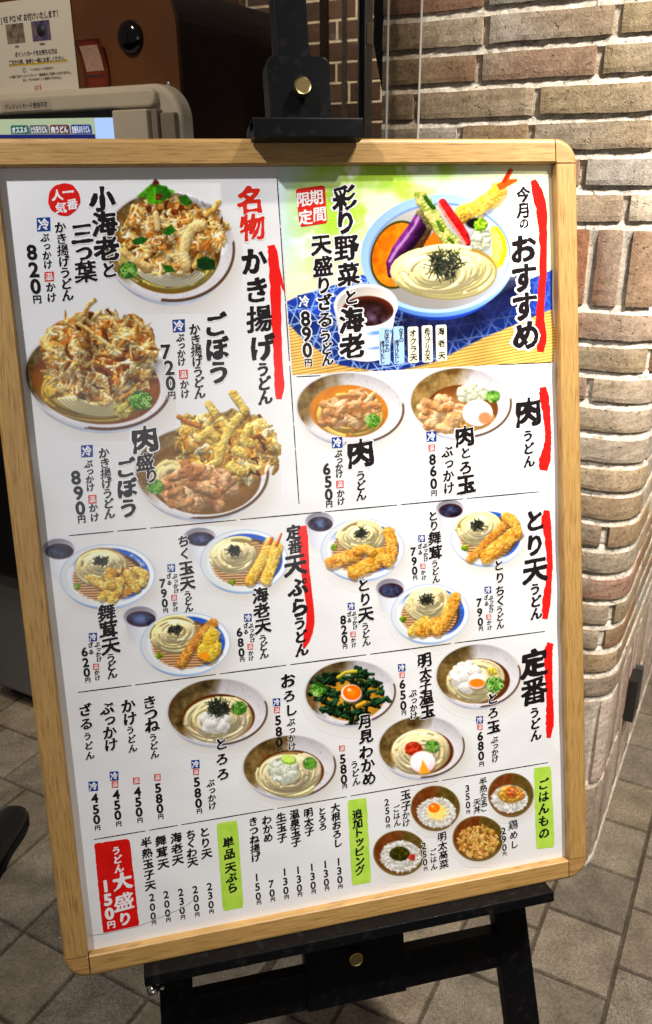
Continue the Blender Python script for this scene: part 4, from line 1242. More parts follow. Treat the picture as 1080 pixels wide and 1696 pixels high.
p.strand([(x - 4.5, y - 3) for x, y in au[:-1]], 2.4, (0.84, 0.76, 0.86), edge=0.9, hi=1.05, alpha=0.55, bump=0.7, bs=7)
p.strand([(697, 352), (705, 362), (712, 374)], 7, (0.62, 0.60, 0.38), (0.42, 0.40, 0.24), bump=0.4, alpha=0.9)
p.tempura([(697, 324), (706, 340), (718, 358), (730, 378), (740, 394), (752, 402)], 11, (0.88, 0.83, 0.55), (0.55, 0.62, 0.26), 0.6, 60)
p.strand([(704, 326), (712, 338), (718, 344)], 3.5, (0.20, 0.40, 0.14), bump=0.4); p.strand([(725, 368), (733, 382)], 3, (0.36, 0.50, 0.18), bump=0.5); p.strand([(743, 396), (750, 401)], 3, (0.34, 0.46, 0.16), bump=0.5)
p.tempura([(766, 352), (782, 348), (800, 338), (816, 326), (826, 314)], 13, (0.94, 0.80, 0.42), (0.88, 0.66, 0.24), 0.5, 110)
p.strand([(756, 364), (770, 358)], 11, (0.90, 0.74, 0.34), (0.80, 0.58, 0.2), bump=0.5)
p.poly([(822, 306), (832, 300), (846, 278), (850, 282), (843, 297), (856, 296), (858, 300), (838, 311), (828, 316)], (0.86, 0.34, 0.14), soft=1.4)
p.poly([(830, 302), (843, 280), (846, 279), (838, 303)], (0.70, 0.20, 0.08), soft=1.5)
p.strand([(733, 336), (744, 354), (757, 372), (769, 390), (775, 402)], 8.5, (0.80, 0.10, 0.13), (0.88, 0.20, 0.20), 0.5, 1.15, 0.15, 6, taper=(0.8, 0.6, 0.3))
p.strand([(727, 338), (739, 358), (752, 376), (764, 394), (770, 404)], 2.2, (0.95, 0.66, 0.58), bump=0.6, bs=4, alpha=0.9)
p.ell(789, 370, 17, 9, (0.08, 0.08, 0.07), soft=3)
p.lump(797, 396, 19, 24, (0.90, 0.91, 0.83), (0.78, 0.80, 0.66), 40, 4.5, 0.6)
p.lump(797, 372, 11, 11, (0.66, 0.80, 0.24), (0.48, 0.66, 0.14), 14, 4.5, 0.5)
p.strand([(818, 380), (826, 396), (828, 414), (824, 432), (819, 442)], 12, (0.96, 0.93, 0.50), (0.93, 0.86, 0.30), 0.75, 1.1, 0.1, 8, taper=(0.5, 0.5, 0.55))
p.strand([(824, 378), (834, 396), (836, 416), (830, 436)], 2.6, (0.82, 0.84, 0.12), edge=.8, hi=1.1)
p.noodles(738, 450, 85, 44, 70, 4.4, (0.975, 0.92, 0.70), (0.70, 0.56, 0.28), None, -0.05, 0.2, 0.66)
p.noodles(720, 452, 54, 31, 34, 4.4, (0.975, 0.925, 0.72), (0.72, 0.60, 0.34), None, -0.05, 0.25, 0.66)
p.nori(737, 438, 32, 110, 26)
# dipping cup
p.ell(612, 580, 40, 22, (0.10, 0.12, 0.30), soft=8, alpha=0.8)
cupx, cupy = 606, 506
pts = [(552, 505)] + [(cupx + 38 * math.cos(math.pi - math.pi * k / 10), 585 + 14 * math.sin(math.pi * k / 10)) for k in range(11)] + [(657, 505)]
p.poly(pts, lambda x, y: np.clip(np.array((0.90, 0.89, 0.88)) - (0.16 * np.clip((cupx - x) / 55, 0, 1))[..., None] - (0.55 * (np.clip(1.2 - np.abs(y - 553 + (x - 606) * 0.10) / 5, 0, 1) + np.clip(1.1 - np.abs(y - 578 + (x - 606) * 0.10) / 4, 0, 1)) * np.clip((x - 600) / 20, 0, 1))[..., None] * np.array((0.9, 0.62, 0.18)), 0, 1))
p.ell(cupx, cupy, 53, 36, lambda x, y, a, b, d: np.clip(np.array((0.90, 0.885, 0.87)) + (0.05 * a)[..., None], 0, 1), -0.02)
p.ell(cupx + 1, cupy + 2, 49, 33, lambda x, y, a, b, d: np.clip(np.array((0.80, 0.775, 0.75)) + (0.10 * b + 0.08 * a)[..., None], 0, 1), -0.02)
p.ell(cupx + 3, cupy + 9, 43, 25, lambda x, y, a, b, d: np.clip(np.array((0.16, 0.08, 0.07)) + np.clip((d - 0.6) * 1.6, 0, 1)[..., None] * np.array((0.34, 0.12, 0.02)) * np.clip(0.6 - b, 0, 1)[..., None] + np.clip((nz(x, y, 34, 26) - 0.45) * 3, 0, 1)[..., None] * np.clip(b + 0.5, 0, 1)[..., None] * np.array((0.36, 0.36, 0.50)), 0, 1))
# pale side fading into the paper on the left, where the words stand
p.a = np.minimum(p.a, inside) if True else p.a
ebi = p.mask_ell(0, 0, 1, 1)
fp = p.build('feature_picture', 'picture of a white and blue bowl of noodles with pumpkin, aubergine, pepper and a fried prawn', 0.0001, 0.5)

TEMP = [(0.94, 0.79, 0.42), (0.90, 0.72, 0.34), (0.95, 0.86, 0.56), (0.83, 0.62, 0.28)]
KAKI = [(0.93, 0.84, 0.62), (0.86, 0.70, 0.42), (0.96, 0.90, 0.74), (0.76, 0.54, 0.27), (0.90, 0.78, 0.52), (0.94, 0.87, 0.68)]

# ---- shrimp and trefoil fritter
p = Pic(160, 288, 402, 520, 1.3, 1)
pool = p.stone_bowl(280, 408, 110, 92, 0.16, (-0.02, 0.05, 0.80, 0.80), ((0.36, 0.23, 0.07), (0.60, 0.44, 0.16)), 0.2)
p.noodles(278, 436, 82, 50, 40, 4.2, (0.86, 0.79, 0.46), (0.55, 0.42, 0.14), pool[4], 0.1, 0.4, 0.55)
for k in range(7): p.strand(p.arc(282, 430, 64 - k * 5, 42 - k * 3.2, 0.5, 2.5, 12, 0.1), 3.6, (0.93, 0.90, 0.78), edge=0.6, clip=pool[4])
p.chips((288, 392, 84, 62), 400, KAKI, (7, 20), (1.0, 2.8), 0.7, (0.58, 0.40, 0.20))
p.chips((262, 365, 54, 36), 150, KAKI, (8, 20), (1.2, 2.8), 0.6, (0.45, 0.28, 0.12)); p.chips((330, 385, 46, 40), 120, KAKI, (8, 20), (1.2, 2.8), 0.6, (0.45, 0.28, 0.12))
p.clump(285, 390, 92, 72, 20, 0.55)
p.tempura([(332, 372), (318, 378), (308, 396), (304, 418), (308, 440)], 8.5, (0.94, 0.87, 0.66), (0.88, 0.74, 0.46), 0.2, 8)
p.tempura([(206, 417), (220, 430), (246, 442)], 6, (0.93, 0.86, 0.64), (0.86, 0.70, 0.42), 0.25, 8); p.tempura([(258, 354), (260, 366), (261, 378)], 5, (0.95, 0.88, 0.70), (0.88, 0.74, 0.5), 0.2, 4)
p.tempura([(342, 356), (354, 346), (362, 334)], 4, (0.92, 0.84, 0.5), (0.8, 0.6, 0.25), 0.3, 6); p.tempura([(330, 424), (322, 442)], 4.5, (0.9, 0.8, 0.5), (0.7, 0.5, 0.2), 0.3, 6)
def leafy(p, pts, c=(0.24, 0.50, 0.10)):
    p.poly(pts, lambda x, y: np.array(c) * (0.6 + 0.9 * nz(x, y, 7, 27))[..., None], soft=1.2)
leafy(p, [(226, 326), (244, 310), (256, 300), (276, 312), (290, 316), (276, 330), (262, 338), (248, 338), (240, 326)], (0.30, 0.55, 0.10))
leafy(p, [(258, 306), (276, 308), (284, 322), (270, 334), (258, 326)], (0.16, 0.36, 0.08)); leafy(p, [(296, 326), (308, 322), (320, 336), (310, 342), (298, 336)], (0.17, 0.34, 0.08))
leafy(p, [(270, 380), (284, 372), (292, 382), (282, 390), (270, 388)], (0.18, 0.40, 0.10)); leafy(p, [(218, 398), (234, 392), (246, 396), (236, 404), (222, 406)], (0.12, 0.32, 0.10))
leafy(p, [(326, 430), (340, 424), (356, 432), (356, 446), (338, 448), (326, 442)], (0.08, 0.22, 0.09)); leafy(p, [(268, 438), (284, 440), (290, 450), (274, 452)], (0.16, 0.34, 0.08))
for q in ((258, 302), (263, 326), (288, 352), (300, 345), (246, 346)): p.lump(q[0], q[1], 5, 5, (0.55, 0.25, 0.12), (0.40, 0.16, 0.08), 6, 2.5)
p.scallion(212, 448, 16, 34)
finish(p, 'picture of a bowl with a small shrimp and green leaf fritter on noodles')

# ---- burdock fritter
p = Pic(28, 482, 292, 730, 1.3, 2)
pool = p.stone_bowl(162, 628, 124, 84, 0.14, (-0.02, 0.08, 0.86, 0.80), ((0.40, 0.21, 0.08), (0.66, 0.42, 0.15)), 0.15, 0.85)
p.noodles(150, 656, 90, 38, 30, 4.4, (0.86, 0.72, 0.34), (0.60, 0.40, 0.12), pool[4], 0.15, 0.45, 0.55)
for k in range(6): p.strand(p.arc(160, 650, 70 - k * 7, 36 - k * 3, 0.7, 2.6, 12, 0.12), 3.6, (0.93, 0.88, 0.68), edge=0.6, clip=pool[4])
p.chips((166, 592, 92, 70), 360, KAKI, (12, 36), (1.2, 3.6), 0.4, (0.56, 0.36, 0.17))
p.chips((120, 570, 50, 46), 110, KAKI, (12, 30), (1.4, 3.6), 0.4, (0.46, 0.28, 0.12)); p.chips((205, 570, 52, 44), 120, KAKI, (12, 32), (1.4, 4.2), 0.4, (0.46, 0.28, 0.12)); p.chips((180, 628, 60, 34), 90, KAKI, (14, 34), (1.6, 3.8), 0.4, (0.34, 0.18, 0.08))
p.clump(166, 592, 100, 80, 24, 0.6, 33)
for q in (((140, 520), (146, 505), (156, 497)), ((176, 515), (186, 520)), ((104, 536), (112, 532)), ((130, 536), (165, 560), (185, 575)), ((222, 525), (236, 540)), ((200, 660), (218, 650), (230, 636))): p.tempura(list(q), 3.4, (0.92, 0.84, 0.58), (0.72, 0.5, 0.22), 0.35, 6)
p.strand([(177, 513), (184, 520)], 1.6, (0.25, 0.16, 0.12))
p.lump(203, 680, 16, 13, (0.88, 0.83, 0.52), (0.76, 0.70, 0.34), 26, 4.5, 0.6)
p.scallion(234, 664, 19, 40)
finish(p, 'picture of a brown bowl with a tall heap of shredded burdock fritter')

# ---- meat and burdock
p = Pic(212, 646, 466, 872, 1.3, 3)
pool = p.stone_bowl(334, 782, 112, 78, 0.02, (0.04, 0.10, 0.84, 0.80), ((0.40, 0.28, 0.12), (0.62, 0.46, 0.22)), 0.05, 1.12)
p.noodles(288, 790, 36, 34, 18, 4.0, (0.90, 0.84, 0.66), (0.6, 0.48, 0.26), pool[4], 0.3, 0.4)
YEL = [(0.93, 0.85, 0.52), (0.89, 0.78, 0.44), (0.95, 0.89, 0.62), (0.82, 0.67, 0.32), (0.88, 0.72, 0.36)]
p.chips((376, 740, 78, 60), 190, YEL, (12, 30), (2.2, 5.2), 0.5, (0.52, 0.36, 0.12), bump=0.5)
p.chips((344, 722, 48, 34), 80, YEL, (10, 26), (2.2, 5.0), 0.5, (0.55, 0.38, 0.14), bump=0.5); p.chips((420, 745, 36, 50), 80, YEL, (12, 28), (2.0, 4.5), 0.5, (0.5, 0.34, 0.12), bump=0.5)
p.clump(376, 738, 86, 70, 22, 0.55, 35)
for q in (((386, 652), (398, 668), (406, 680)), ((346, 670), (356, 684)), ((396, 690), (380, 712), (368, 736), (360, 764)), ((412, 708), (404, 728), (416, 734)), ((330, 726), (348, 712), (356, 724)), ((392, 744), (406, 752)), ((384, 770), (400, 780), (380, 776))): p.tempura(list(q), 7, (0.91, 0.83, 0.50), (0.80, 0.66, 0.30), 0.5, 12)
p.strand([(296, 690), (312, 700), (330, 706)], 4, (0.80, 0.52, 0.22), bump=0.4)
p.meat(324, 808, 64, 38, 34, 8)
p.clump(324, 808, 66, 40, 16, 0.22, 37)
p.scallion(257, 806, 14, 30)
finish(p, 'picture of a bowl with a yellow burdock fritter behind sliced pork')

# ---- pork noodles and pork with grated yam
p = Pic(482, 606, 682, 752, 1.3, 4)
pool = p.stone_bowl(580, 676, 90, 60, 0.05, (-0.02, 0.08, 0.72, 0.72), ((0.68, 0.40, 0.14), (0.84, 0.60, 0.26)), -0.05)
p.noodles(578, 690, 58, 34, 30, 3.6, (0.90, 0.76, 0.46), (0.74, 0.50, 0.22), pool[4], 0.1, 0.5, 0.62)
p.meat(578, 680, 48, 30, 26, 7); p.meat(600, 668, 30, 18, 10, 5); p.meat(548, 688, 18, 16, 6, 6)
p.scallion(617, 697, 13, 30)
finish(p, 'picture of a pale bowl of sliced pork noodle soup')
p = Pic(668, 598, 860, 736, 1.3, 5)
pool = p.stone_bowl(763, 667, 85, 59, 0.03, (0.03, 0.16, 0.70, 0.66), ((0.36, 0.20, 0.10), (0.60, 0.40, 0.22)), 0.25, 1.2)
p.noodles(790, 700, 34, 22, 14, 3.0, (0.84, 0.70, 0.44), (0.6, 0.42, 0.2), pool[4], 0.0, 0.4)
p.lump(782, 652, 30, 17, (0.86, 0.86, 0.76), (0.76, 0.77, 0.66), 30, 6, 0.25, 0.75)
p.meat(737, 684, 36, 32, 26, 7)
p.egg(791, 684, 25); p.ell(803, 692, 11, 10, (0.93, 0.46, 0.28), soft=4, alpha=0.85)
p.scallion(816, 657, 12, 28)
finish(p, 'picture of a speckled bowl with pork, white grated yam and a soft egg')

# ---- plates of cold noodles with fried things, each with a cup of dip
def zaru(px, py, rx, ry, cup, nood, nrx, nry, seed, fried, was, label):
    xa = min(px - rx, cup[0] - cup[2]) - 6; xb = px + rx + 14
    ya = min(py - ry, cup[1] - cup[3]) - 6; yb = py + ry + 22
    p = Pic(xa, ya, xb, yb, 1.4, seed)
    p.cup(*cup)
    p.blue_plate(px, py, rx, ry)
    p.noodles(nood[0], nood[1], nrx * 1.08, nry * 1.10, 44, 3.0, (0.95, 0.90, 0.72), (0.70, 0.58, 0.34), None, -0.08, 0.18, 0.64)
    p.noodles(nood[0] + nrx * .1, nood[1] - nry * .15, nrx * .7, nry * .62, 20, 2.8, (0.96, 0.915, 0.75), (0.74, 0.62, 0.38), None, -0.08, 0.25, 0.66)
    p.nori(nood[0] - 1, nood[1] - nry * .30, 13, 46, 9)
    fried(p)
    p.lump(was[0], was[1], 5.5, 5, (0.58, 0.70, 0.18), (0.45, 0.58, 0.12), 10, 2.6)
    finish(p, label)
def f1(p):
    p.chips((203, 962, 34, 22), 40, TEMP, (8, 16), (2.0, 4.4), 0.5, (0.55, 0.38, 0.14), bump=0.6)
    for q in (((150, 958), (162, 966), (172, 972)), ((168, 990), (176, 984), (188, 990)), ((226, 944), (240, 950), (236, 966)), ((200, 962), (196, 980), (184, 996)), ((210, 950), (218, 965), (226, 975)), ((182, 958), (186, 970))): p.tempura(list(q), 6.5, (0.93, 0.84, 0.50), (0.84, 0.66, 0.28), 0.6, 22)
zaru(178, 954, 79, 53, (98, 909, 28.5, 19, 38), (168, 938), 41, 28, 6, f1, (127, 971), 'picture of a blue rimmed plate of noodles with mushroom tempura')
def f2(p):
    p.tempura([(447, 898), (440, 916), (428, 938), (414, 962)], 8.2, (0.94, 0.81, 0.42), (0.90, 0.70, 0.28), 0.4, 60); p.tempura([(459, 906), (453, 928), (445, 948), (440, 960)], 9, (0.95, 0.84, 0.46), (0.90, 0.72, 0.30), 0.4, 70)
    p.strand([(450, 892), (447, 900)], 3, (0.90, 0.44, 0.20)); p.strand([(466, 884), (461, 896), (458, 902)], 3.4, (0.90, 0.52, 0.26), taper=(.5, 1, 0))
zaru(404, 929, 73, 52, (332, 889, 28, 17, 34), (388, 921), 37, 27, 7, f2, (385, 964), 'picture of a blue rimmed plate of noodles with two fried prawns')
def f3(p):
    p.tempura([(353, 1032), (336, 1048), (318, 1070), (300, 1098)], 8, (0.88, 0.66, 0.34), (0.74, 0.47, 0.18), 0.5, 80)
    p.tempura([(352, 1052), (346, 1066), (338, 1080), (346, 1086), (356, 1074)], 12, (0.93, 0.82, 0.36), (0.88, 0.70, 0.22), 0.5, 60); p.ell(338, 1086, 9, 6, (0.94, 0.58, 0.14), soft=3)
zaru(307, 1066, 75, 52, (233, 1021, 29.5, 19, 36), (290, 1052), 39, 28, 8, f3, (264, 1086), 'picture of a blue rimmed plate of noodles with a fried fish cake and egg')
GOLD = ((0.94, 0.75, 0.38), (0.83, 0.56, 0.22))
def f4(p):
    p.tempura([(548, 932), (562, 926), (576, 922), (590, 918)], 10, *GOLD, 0.5, 60); p.tempura([(586, 948), (602, 940), (618, 932), (630, 918)], 11, (0.93, 0.74, 0.36), (0.84, 0.58, 0.22), 0.5, 70); p.tempura([(644, 882), (650, 900), (648, 920), (642, 930)], 9.5, *GOLD, 0.5, 60); p.tempura([(590, 912), (604, 908), (616, 914)], 7, (0.95, 0.78, 0.40), (0.84, 0.56, 0.2), 0.5, 30)
zaru(600, 910, 69, 51, (530, 864, 25, 18, 36), (598, 890), 38, 25, 9, f4, (553, 906), 'picture of a blue rimmed plate of noodles with three pieces of chicken tempura')
def f5(p):
    p.tempura([(848, 858), (832, 872), (812, 892), (790, 916), (778, 926)], 6.5, (0.88, 0.66, 0.34), (0.74, 0.46, 0.18), 0.5, 70)
    p.tempura([(806, 922), (822, 908), (840, 894), (854, 882)], 11, *GOLD, 0.5, 70); p.tempura([(838, 856), (852, 866), (858, 882)], 8, *GOLD, 0.5, 40)
zaru(808, 889, 62, 48, (746, 842, 24, 17, 34), (792, 877), 33, 25, 10, f5, (770, 908), 'picture of a blue rimmed plate of noodles with chicken and a long fried fish cake')
def f6(p):
    p.tempura([(682, 1046), (694, 1036), (706, 1028)], 8, (0.92, 0.80, 0.42), (0.72, 0.60, 0.22), 0.6, 50); p.tempura([(698, 1046), (712, 1038), (722, 1030)], 9, (0.90, 0.72, 0.34), (0.76, 0.5, 0.18), 0.6, 50); p.tempura([(754, 990), (748, 1006), (738, 1024), (724, 1044)], 9.5, *GOLD, 0.5, 70)
zaru(712, 1016, 65, 49, (647, 974, 25, 18, 34), (708, 1000), 34, 25, 11, f6, (668, 1026), 'picture of a blue rimmed plate of noodles with chicken and mushroom tempura')

# ---- bowls of the standard row
def stone(cx, cy, rx, ry, seed, soup, brown, nood, top, label, dark=0.95):
    p = Pic(cx - rx - 6, cy - ry - 6, cx + rx + 14, cy + ry + 22, 1.4, seed)
    pool = p.stone_bowl(cx, cy, rx, ry, -0.04, (0.03, 0.17, 0.71, 0.70), soup, brown, dark)
    if nood: p.noodles(cx + nood[0], cy + nood[1], nood[2] * 1.03, nood[3] * 1.0, 50, 3.0, (0.955, 0.905, 0.755), (0.72, 0.58, 0.36), None, -0.08, 0.3, 0.66)
    top(p, pool)
    finish(p, label)
SOY = ((0.30, 0.15, 0.07), (0.45, 0.27, 0.12))
def t7(p, pool):
    p.lump(357, 1196, 28, 20, (0.93, 0.92, 0.90), (0.84, 0.83, 0.80), 40, 7, 0.25, 0.8); p.nori(362, 1172, 22, 90, 13); p.scallion(396, 1173, 13, 30)
stone(360, 1179, 84, 56, 12, SOY, 0.18, (1, 13, 56, 38), t7, 'picture of a brown and white bowl of noodles with white grated yam and dark seaweed shreds', 0.85)
def t8(p, pool):
    for k in range(150):
        a, d = p.r.uniform(0, 6.28), math.sqrt(p.r.random()) * 0.98
        x, y = 580 + 62 * d * math.cos(a), 1150 + 42 * d * math.sin(a)
        if abs(x - 580) < 18 and abs(y - 1148) < 13: continue
        g = p.r.uniform(0.10, 0.26)
        p.strand([(x, y), (x + p.r.normal(0, 5), y + p.r.normal(0, 4)), (x + p.r.normal(0, 7), y + p.r.normal(0, 5))], p.r.uniform(2, 4.2), (g * .48, g * .82, g * .52), edge=0.30, hi=2.3, bump=0.7, bs=4)
    p.strand([(560, 1122), (572, 1114), (590, 1112)], 3, (0.80, 0.74, 0.25)); p.strand([(592, 1170), (604, 1164)], 4, (0.86, 0.66, 0.25))
    p.egg(582, 1148, 17, (1, -1, 15)); p.scallion(527, 1142, 13, 34)
stone(580, 1147, 76, 54, 13, ((0.62, 0.42, 0.12), (0.80, 0.60, 0.22)), 0.12, None, t8, 'picture of a bowl of dark green seaweed soup with a raw egg yolk', 0.8)
def t9(p, pool):
    p.lump(470, 1276, 29, 24, (0.90, 0.91, 0.86), (0.78, 0.80, 0.70), 60, 6, 0.5, 0.8)
    p.ell(478, 1258, 13, 8, (0.50, 0.66, 0.14), 0.15); p.ell(477, 1256.5, 11.5, 6.6, lambda x, y, a, b, d: np.array((0.80, 0.90, 0.46)) * (1 - 0.12 * (np.cos(np.arctan2(b, a) * 8) > 0.7))[..., None], 0.15); p.scallion(513, 1264, 11.5, 28)
stone(479, 1270, 78, 53, 14, SOY, 0.15, (0, 12, 52, 37), t9, 'picture of a bowl of noodles topped with grated radish and a green lime slice')
def t10(p, pool):
    p.lump(772, 1122, 27, 24, (0.94, 0.925, 0.90), (0.85, 0.83, 0.80), 50, 8, 0.25, 0.8); p.egg(790, 1128, 15, (1, 3, 8)); p.ell(790, 1131, 13, 7, (0.93, 0.50, 0.16), soft=2); p.lump(815, 1112, 8, 7, (0.90, 0.80, 0.36), None, 10, 3); p.scallion(819, 1134, 15, 38)
stone(792, 1119, 71, 53, 15, SOY, 0.12, (-6, 10, 46, 36), t10, 'picture of a bowl of noodles with white yam and an orange yolk in the middle')
def t11(p, pool):
    p.lump(685, 1240, 16, 13, (0.88, 0.32, 0.20), (0.76, 0.20, 0.12), 40, 3.2, 0.7); p.scallion(716, 1236, 12, 30)
    p.egg(700, 1262, 21); p.poly([(694, 1282), (700, 1258), (713, 1280)], (0.94, 0.64, 0.20), soft=1.6)
stone(698, 1237, 72, 52, 16, SOY, 0.15, (-2, 9, 48, 36), t11, 'picture of a bowl of noodles with red cod roe and a poached egg')

# ---- small rice bowls
def ricep(cx, cy, rx, ry, seed, top, label):
    p = Pic(cx - rx - 5, cy - ry - 5, cx + rx + 9, cy + ry + 12, 1.5, seed)
    p.rice_bowl(cx, cy, rx, ry); top(p); finish(p, label)
def r1(p):
    p.rice(723, 1346, 32, 25, 190); p.ell(724, 1345, 16, 13, (0.96, 0.86, 0.42), soft=9, alpha=0.8); p.egg(719, 1338, 0.1, (0, 0, 9.5))
ricep(721, 1338, 41, 37, 17, r1, 'picture of a brown rice bowl with a raw egg yolk on white rice')
def r2(p):
    p.rice(844, 1323, 30, 23, 130); p.lump(846, 1316, 24, 16, (0.94, 0.78, 0.40), (0.88, 0.62, 0.26), 40, 4, 0.6); p.lump(848, 1312, 12, 10, (0.86, 0.42, 0.20), (0.93, 0.62, 0.34), 22, 3, 0.6); p.lump(860, 1318, 10, 8, (0.90, 0.62, 0.30), None, 10, 3)
ricep(846, 1316, 38, 36, 18, r2, 'picture of a brown rice bowl with fried batter and reddish topping')
def r3(p):
    p.rice(664, 1418, 34, 26, 190); p.lump(662, 1414, 19, 13, (0.36, 0.34, 0.12), (0.24, 0.22, 0.08), 44, 2.6, 0.7); p.lump(682, 1420, 6, 5, (0.86, 0.30, 0.24), None, 12, 2.2)
ricep(662, 1412, 44, 37, 19, r3, 'picture of a brown rice bowl with green pickle and red roe on white rice')
def r4(p):
    p.rice(792, 1394, 34, 27, 260, ((0.88, 0.70, 0.40), (0.80, 0.58, 0.30), (0.93, 0.78, 0.50), (0.66, 0.42, 0.22), (0.78, 0.66, 0.34)), 1.9, (0.5, 0.34, 0.16))
ricep(792, 1388, 42.5, 37, 20, r4, 'picture of a brown rice bowl filled with brown chicken rice')

# ------------------------------------------------------------------ the words printed on the sheet
WB, WM, WS, WT = 0.050, 0.045, 0.038, 0.030       # stroke weights, heaviest first
def blue(k, x, y, s):
    h = s / 2
    k.poly([(x - h, y - h * .93), (x + h * .95, y - h * 1.05), (x + h, y + h * .95), (x - h * .92, y + h * 1.05)], REC + 0.0009, 'ink_blue')
    k.char('冷', x, y, s * 0.82, 'ink_white', 0.034, True, 0, 0.0004)
def redsq(k, x, y, s):
    h = s / 2
    k.poly([(x - h, y - h * .93), (x + h * .95, y - h * 1.05), (x + h, y + h * .95), (x - h * .92, y + h * 1.05)], REC + 0.0009, 'ink_vermilion')
    k.char('温', x, y, s * 0.80, 'ink_white', 0.022, True, 0, 0.0004)
def price(x, ys, h, yen, w=0.034, halo=0.0, ink='ink_black', digits=''):
    k = Ink()
    for ch, (a, b) in zip(digits, ys): k.char(ch, a, b, h, ink, w, False, halo)
    if yen: k.char('円', yen[0], yen[1], yen[2], ink, WT if yen[2] < 11 else WS, False, halo)
    return k.build('price')
def name(parts, halo=0.0, label=None, nm='dish_name'):
    """parts: (text, first centre, last centre, size, weight)"""
    k = Ink()
    for t, a, b, s, w in parts: k.col(t, a, b, s, 'ink_black', w, True, halo)
    return k.build(nm, label=label)
def marks(items):
    k = Ink()
    for it in items:
        if it[0] == 'c': blue(k, *it[1:])
        elif it[0] == 'h': redsq(k, *it[1:])
        else: k.col(it[1], it[2], it[3], it[4], 'ink_black', it[5] if len(it) > 5 else WS)
    return k.build('serving_mark')

def stroke(pts, widths, ragged=True, spur=None):
    """a red brush stroke beside a heading"""
    k = Ink(); L = []; Rr = []
    P = np.array(pts, float); W = np.array(widths, float)
    t = np.linspace(0, len(P) - 1, 42)
    x = np.interp(t, range(len(P)), P[:, 0]); y = np.interp(t, range(len(P)), P[:, 1]); w = np.interp(t, range(len(P)), W)
    for _ in range(3):
        x[1:-1] = (x[:-2] + 2 * x[1:-1] + x[2:]) / 4; w[1:-1] = (w[:-2] + 2 * w[1:-1] + w[2:]) / 4
    dx, dy = np.gradient(x), np.gradient(y); n = np.hypot(dx, dy); nx, ny = -dy / n, dx / n
    r = np.random.default_rng(int(P[0, 0]))
    for i in range(len(x)):
        e = 0.35 * r.normal() + 0.5 * math.sin(i * 1.7)
        u = 0.5 * w[i] + (e if ragged else 0)
        L.append((x[i] + nx[i] * u, y[i] + ny[i] * u)); Rr.append((x[i] - nx[i] * (0.5 * w[i] + 0.3 * r.normal()), y[i] - ny[i] * 0.5 * w[i]))
    pts2 = np.array(L + Rr[::-1])
    lx, ly = lay(pts2[:, 0], pts2[:, 1])
    m = len(L); F = [(i, i + 1, 2 * m - 2 - i, 2 * m - 1 - i) for i in range(m - 1)]
    # white edge so that the stroke stands off the pictures
    k.add(np.column_stack([lx, ly]), [f[::-1] for f in F], REC + 0.0008, 'ink_red')
    if spur: k.poly(spur, REC + 0.00085, 'ink_red')
    return k.build('brush_stroke')

# rule lines between the sections, drawn with a brush
def rule(a, b, w=1.5, breaks=(0.33, 0.66)):
    k = Ink()
    n = 40; r = np.random.default_rng(int(a[0] + b[1])); last = 0
    segs = []
    c = 0.0
    for q in list(breaks) + [1.0]:
        segs.append((c, q - 0.006)); c = q + 0.002
    for s0, s1 in segs:
        A = []; B = []
        for i in range(n):
            t = s0 + (s1 - s0) * i / (n - 1); x, y = a[0] + (b[0] - a[0]) * t, a[1] + (b[1] - a[1]) * t
            ww = w * (0.65 + 0.25 * r.random() + 0.35 * math.sin(math.pi * i / (n - 1))); d = np.array([b[1] - a[1], a[0] - b[0]], float); d /= np.hypot(*d)
            A.append((x + d[0] * ww / 2, y + d[1] * ww / 2)); B.append((x - d[0] * ww / 2, y - d[1] * ww / 2))
        pts = np.array(A + B[::-1]); lx, ly = lay(pts[:, 0], pts[:, 1]); m = len(A)
        k.add(np.column_stack([lx, ly]), [(i, i + 1, 2 * m - 2 - i, 2 * m - 1 - i) for i in range(m - 1)], REC + 0.00075, 'ink_black')
    k.build('rule_line')
rule((458.7, 293), (479.5, 600), 1.5, (0.27, 0.68)); rule((480, 606), (495.4, 836), 1.5, (0.42, 0.6))
rule((114.4, 887), (897, 814), 1.6, (0.10, 0.17, 0.36, 0.54, 0.70, 0.84)); rule((129, 1146.7), (907, 1045), 1.6, (0.12, 0.3, 0.45, 0.62, 0.8))
rule((155, 1390.5), (912, 1262), 1.4, (0.12, 0.19, 0.4, 0.56, 0.76)); rule((491, 624), (531, 622), 1.4, ()); rule((826, 604), (914, 600), 1.4, ())

# --- first section
stroke([(449, 406), (452, 420), (456, 470), (458, 540), (461, 600), (463, 640), (462, 661)], [11, 17, 18, 16, 14, 17, 9], spur=[(457, 420), (468, 462), (472, 485), (467, 478), (460, 455)])
k = Ink()
k.col('名物', (414.9, 331.4), (418.3, 376.2), 43, 'ink_vermilion', WB, True, 0.05)
k.col('かき揚げ', (420.8, 432.6), (434.4, 575.2), 43, 'ink_black', WB, True, 0.0)
k.col('うどん', (435.6, 611.5), (439.5, 658), 24, 'ink_black', WM)
k.build('heading')
k = Ink()
ang = np.linspace(0, 2 * math.pi, 40, endpoint=False); rr = 26.6 * (1 + 0.018 * np.sin(ang * 5 + 1) + 0.012 * np.sin(ang * 11))
k.poly(list(zip(106.2 + rr * np.cos(ang), 330.5 + rr * 1.02 * np.sin(ang))), REC + 0.0009, 'ink_redbox')
for ch, x, y in (('一', 113, 318), ('番', 120, 338), ('人', 95, 323), ('気', 101, 344)): k.char(ch, x, y, 18, 'ink_white', WM, True, 0, 0.0004)
k.build('badge', label='round red badge with white lettering')
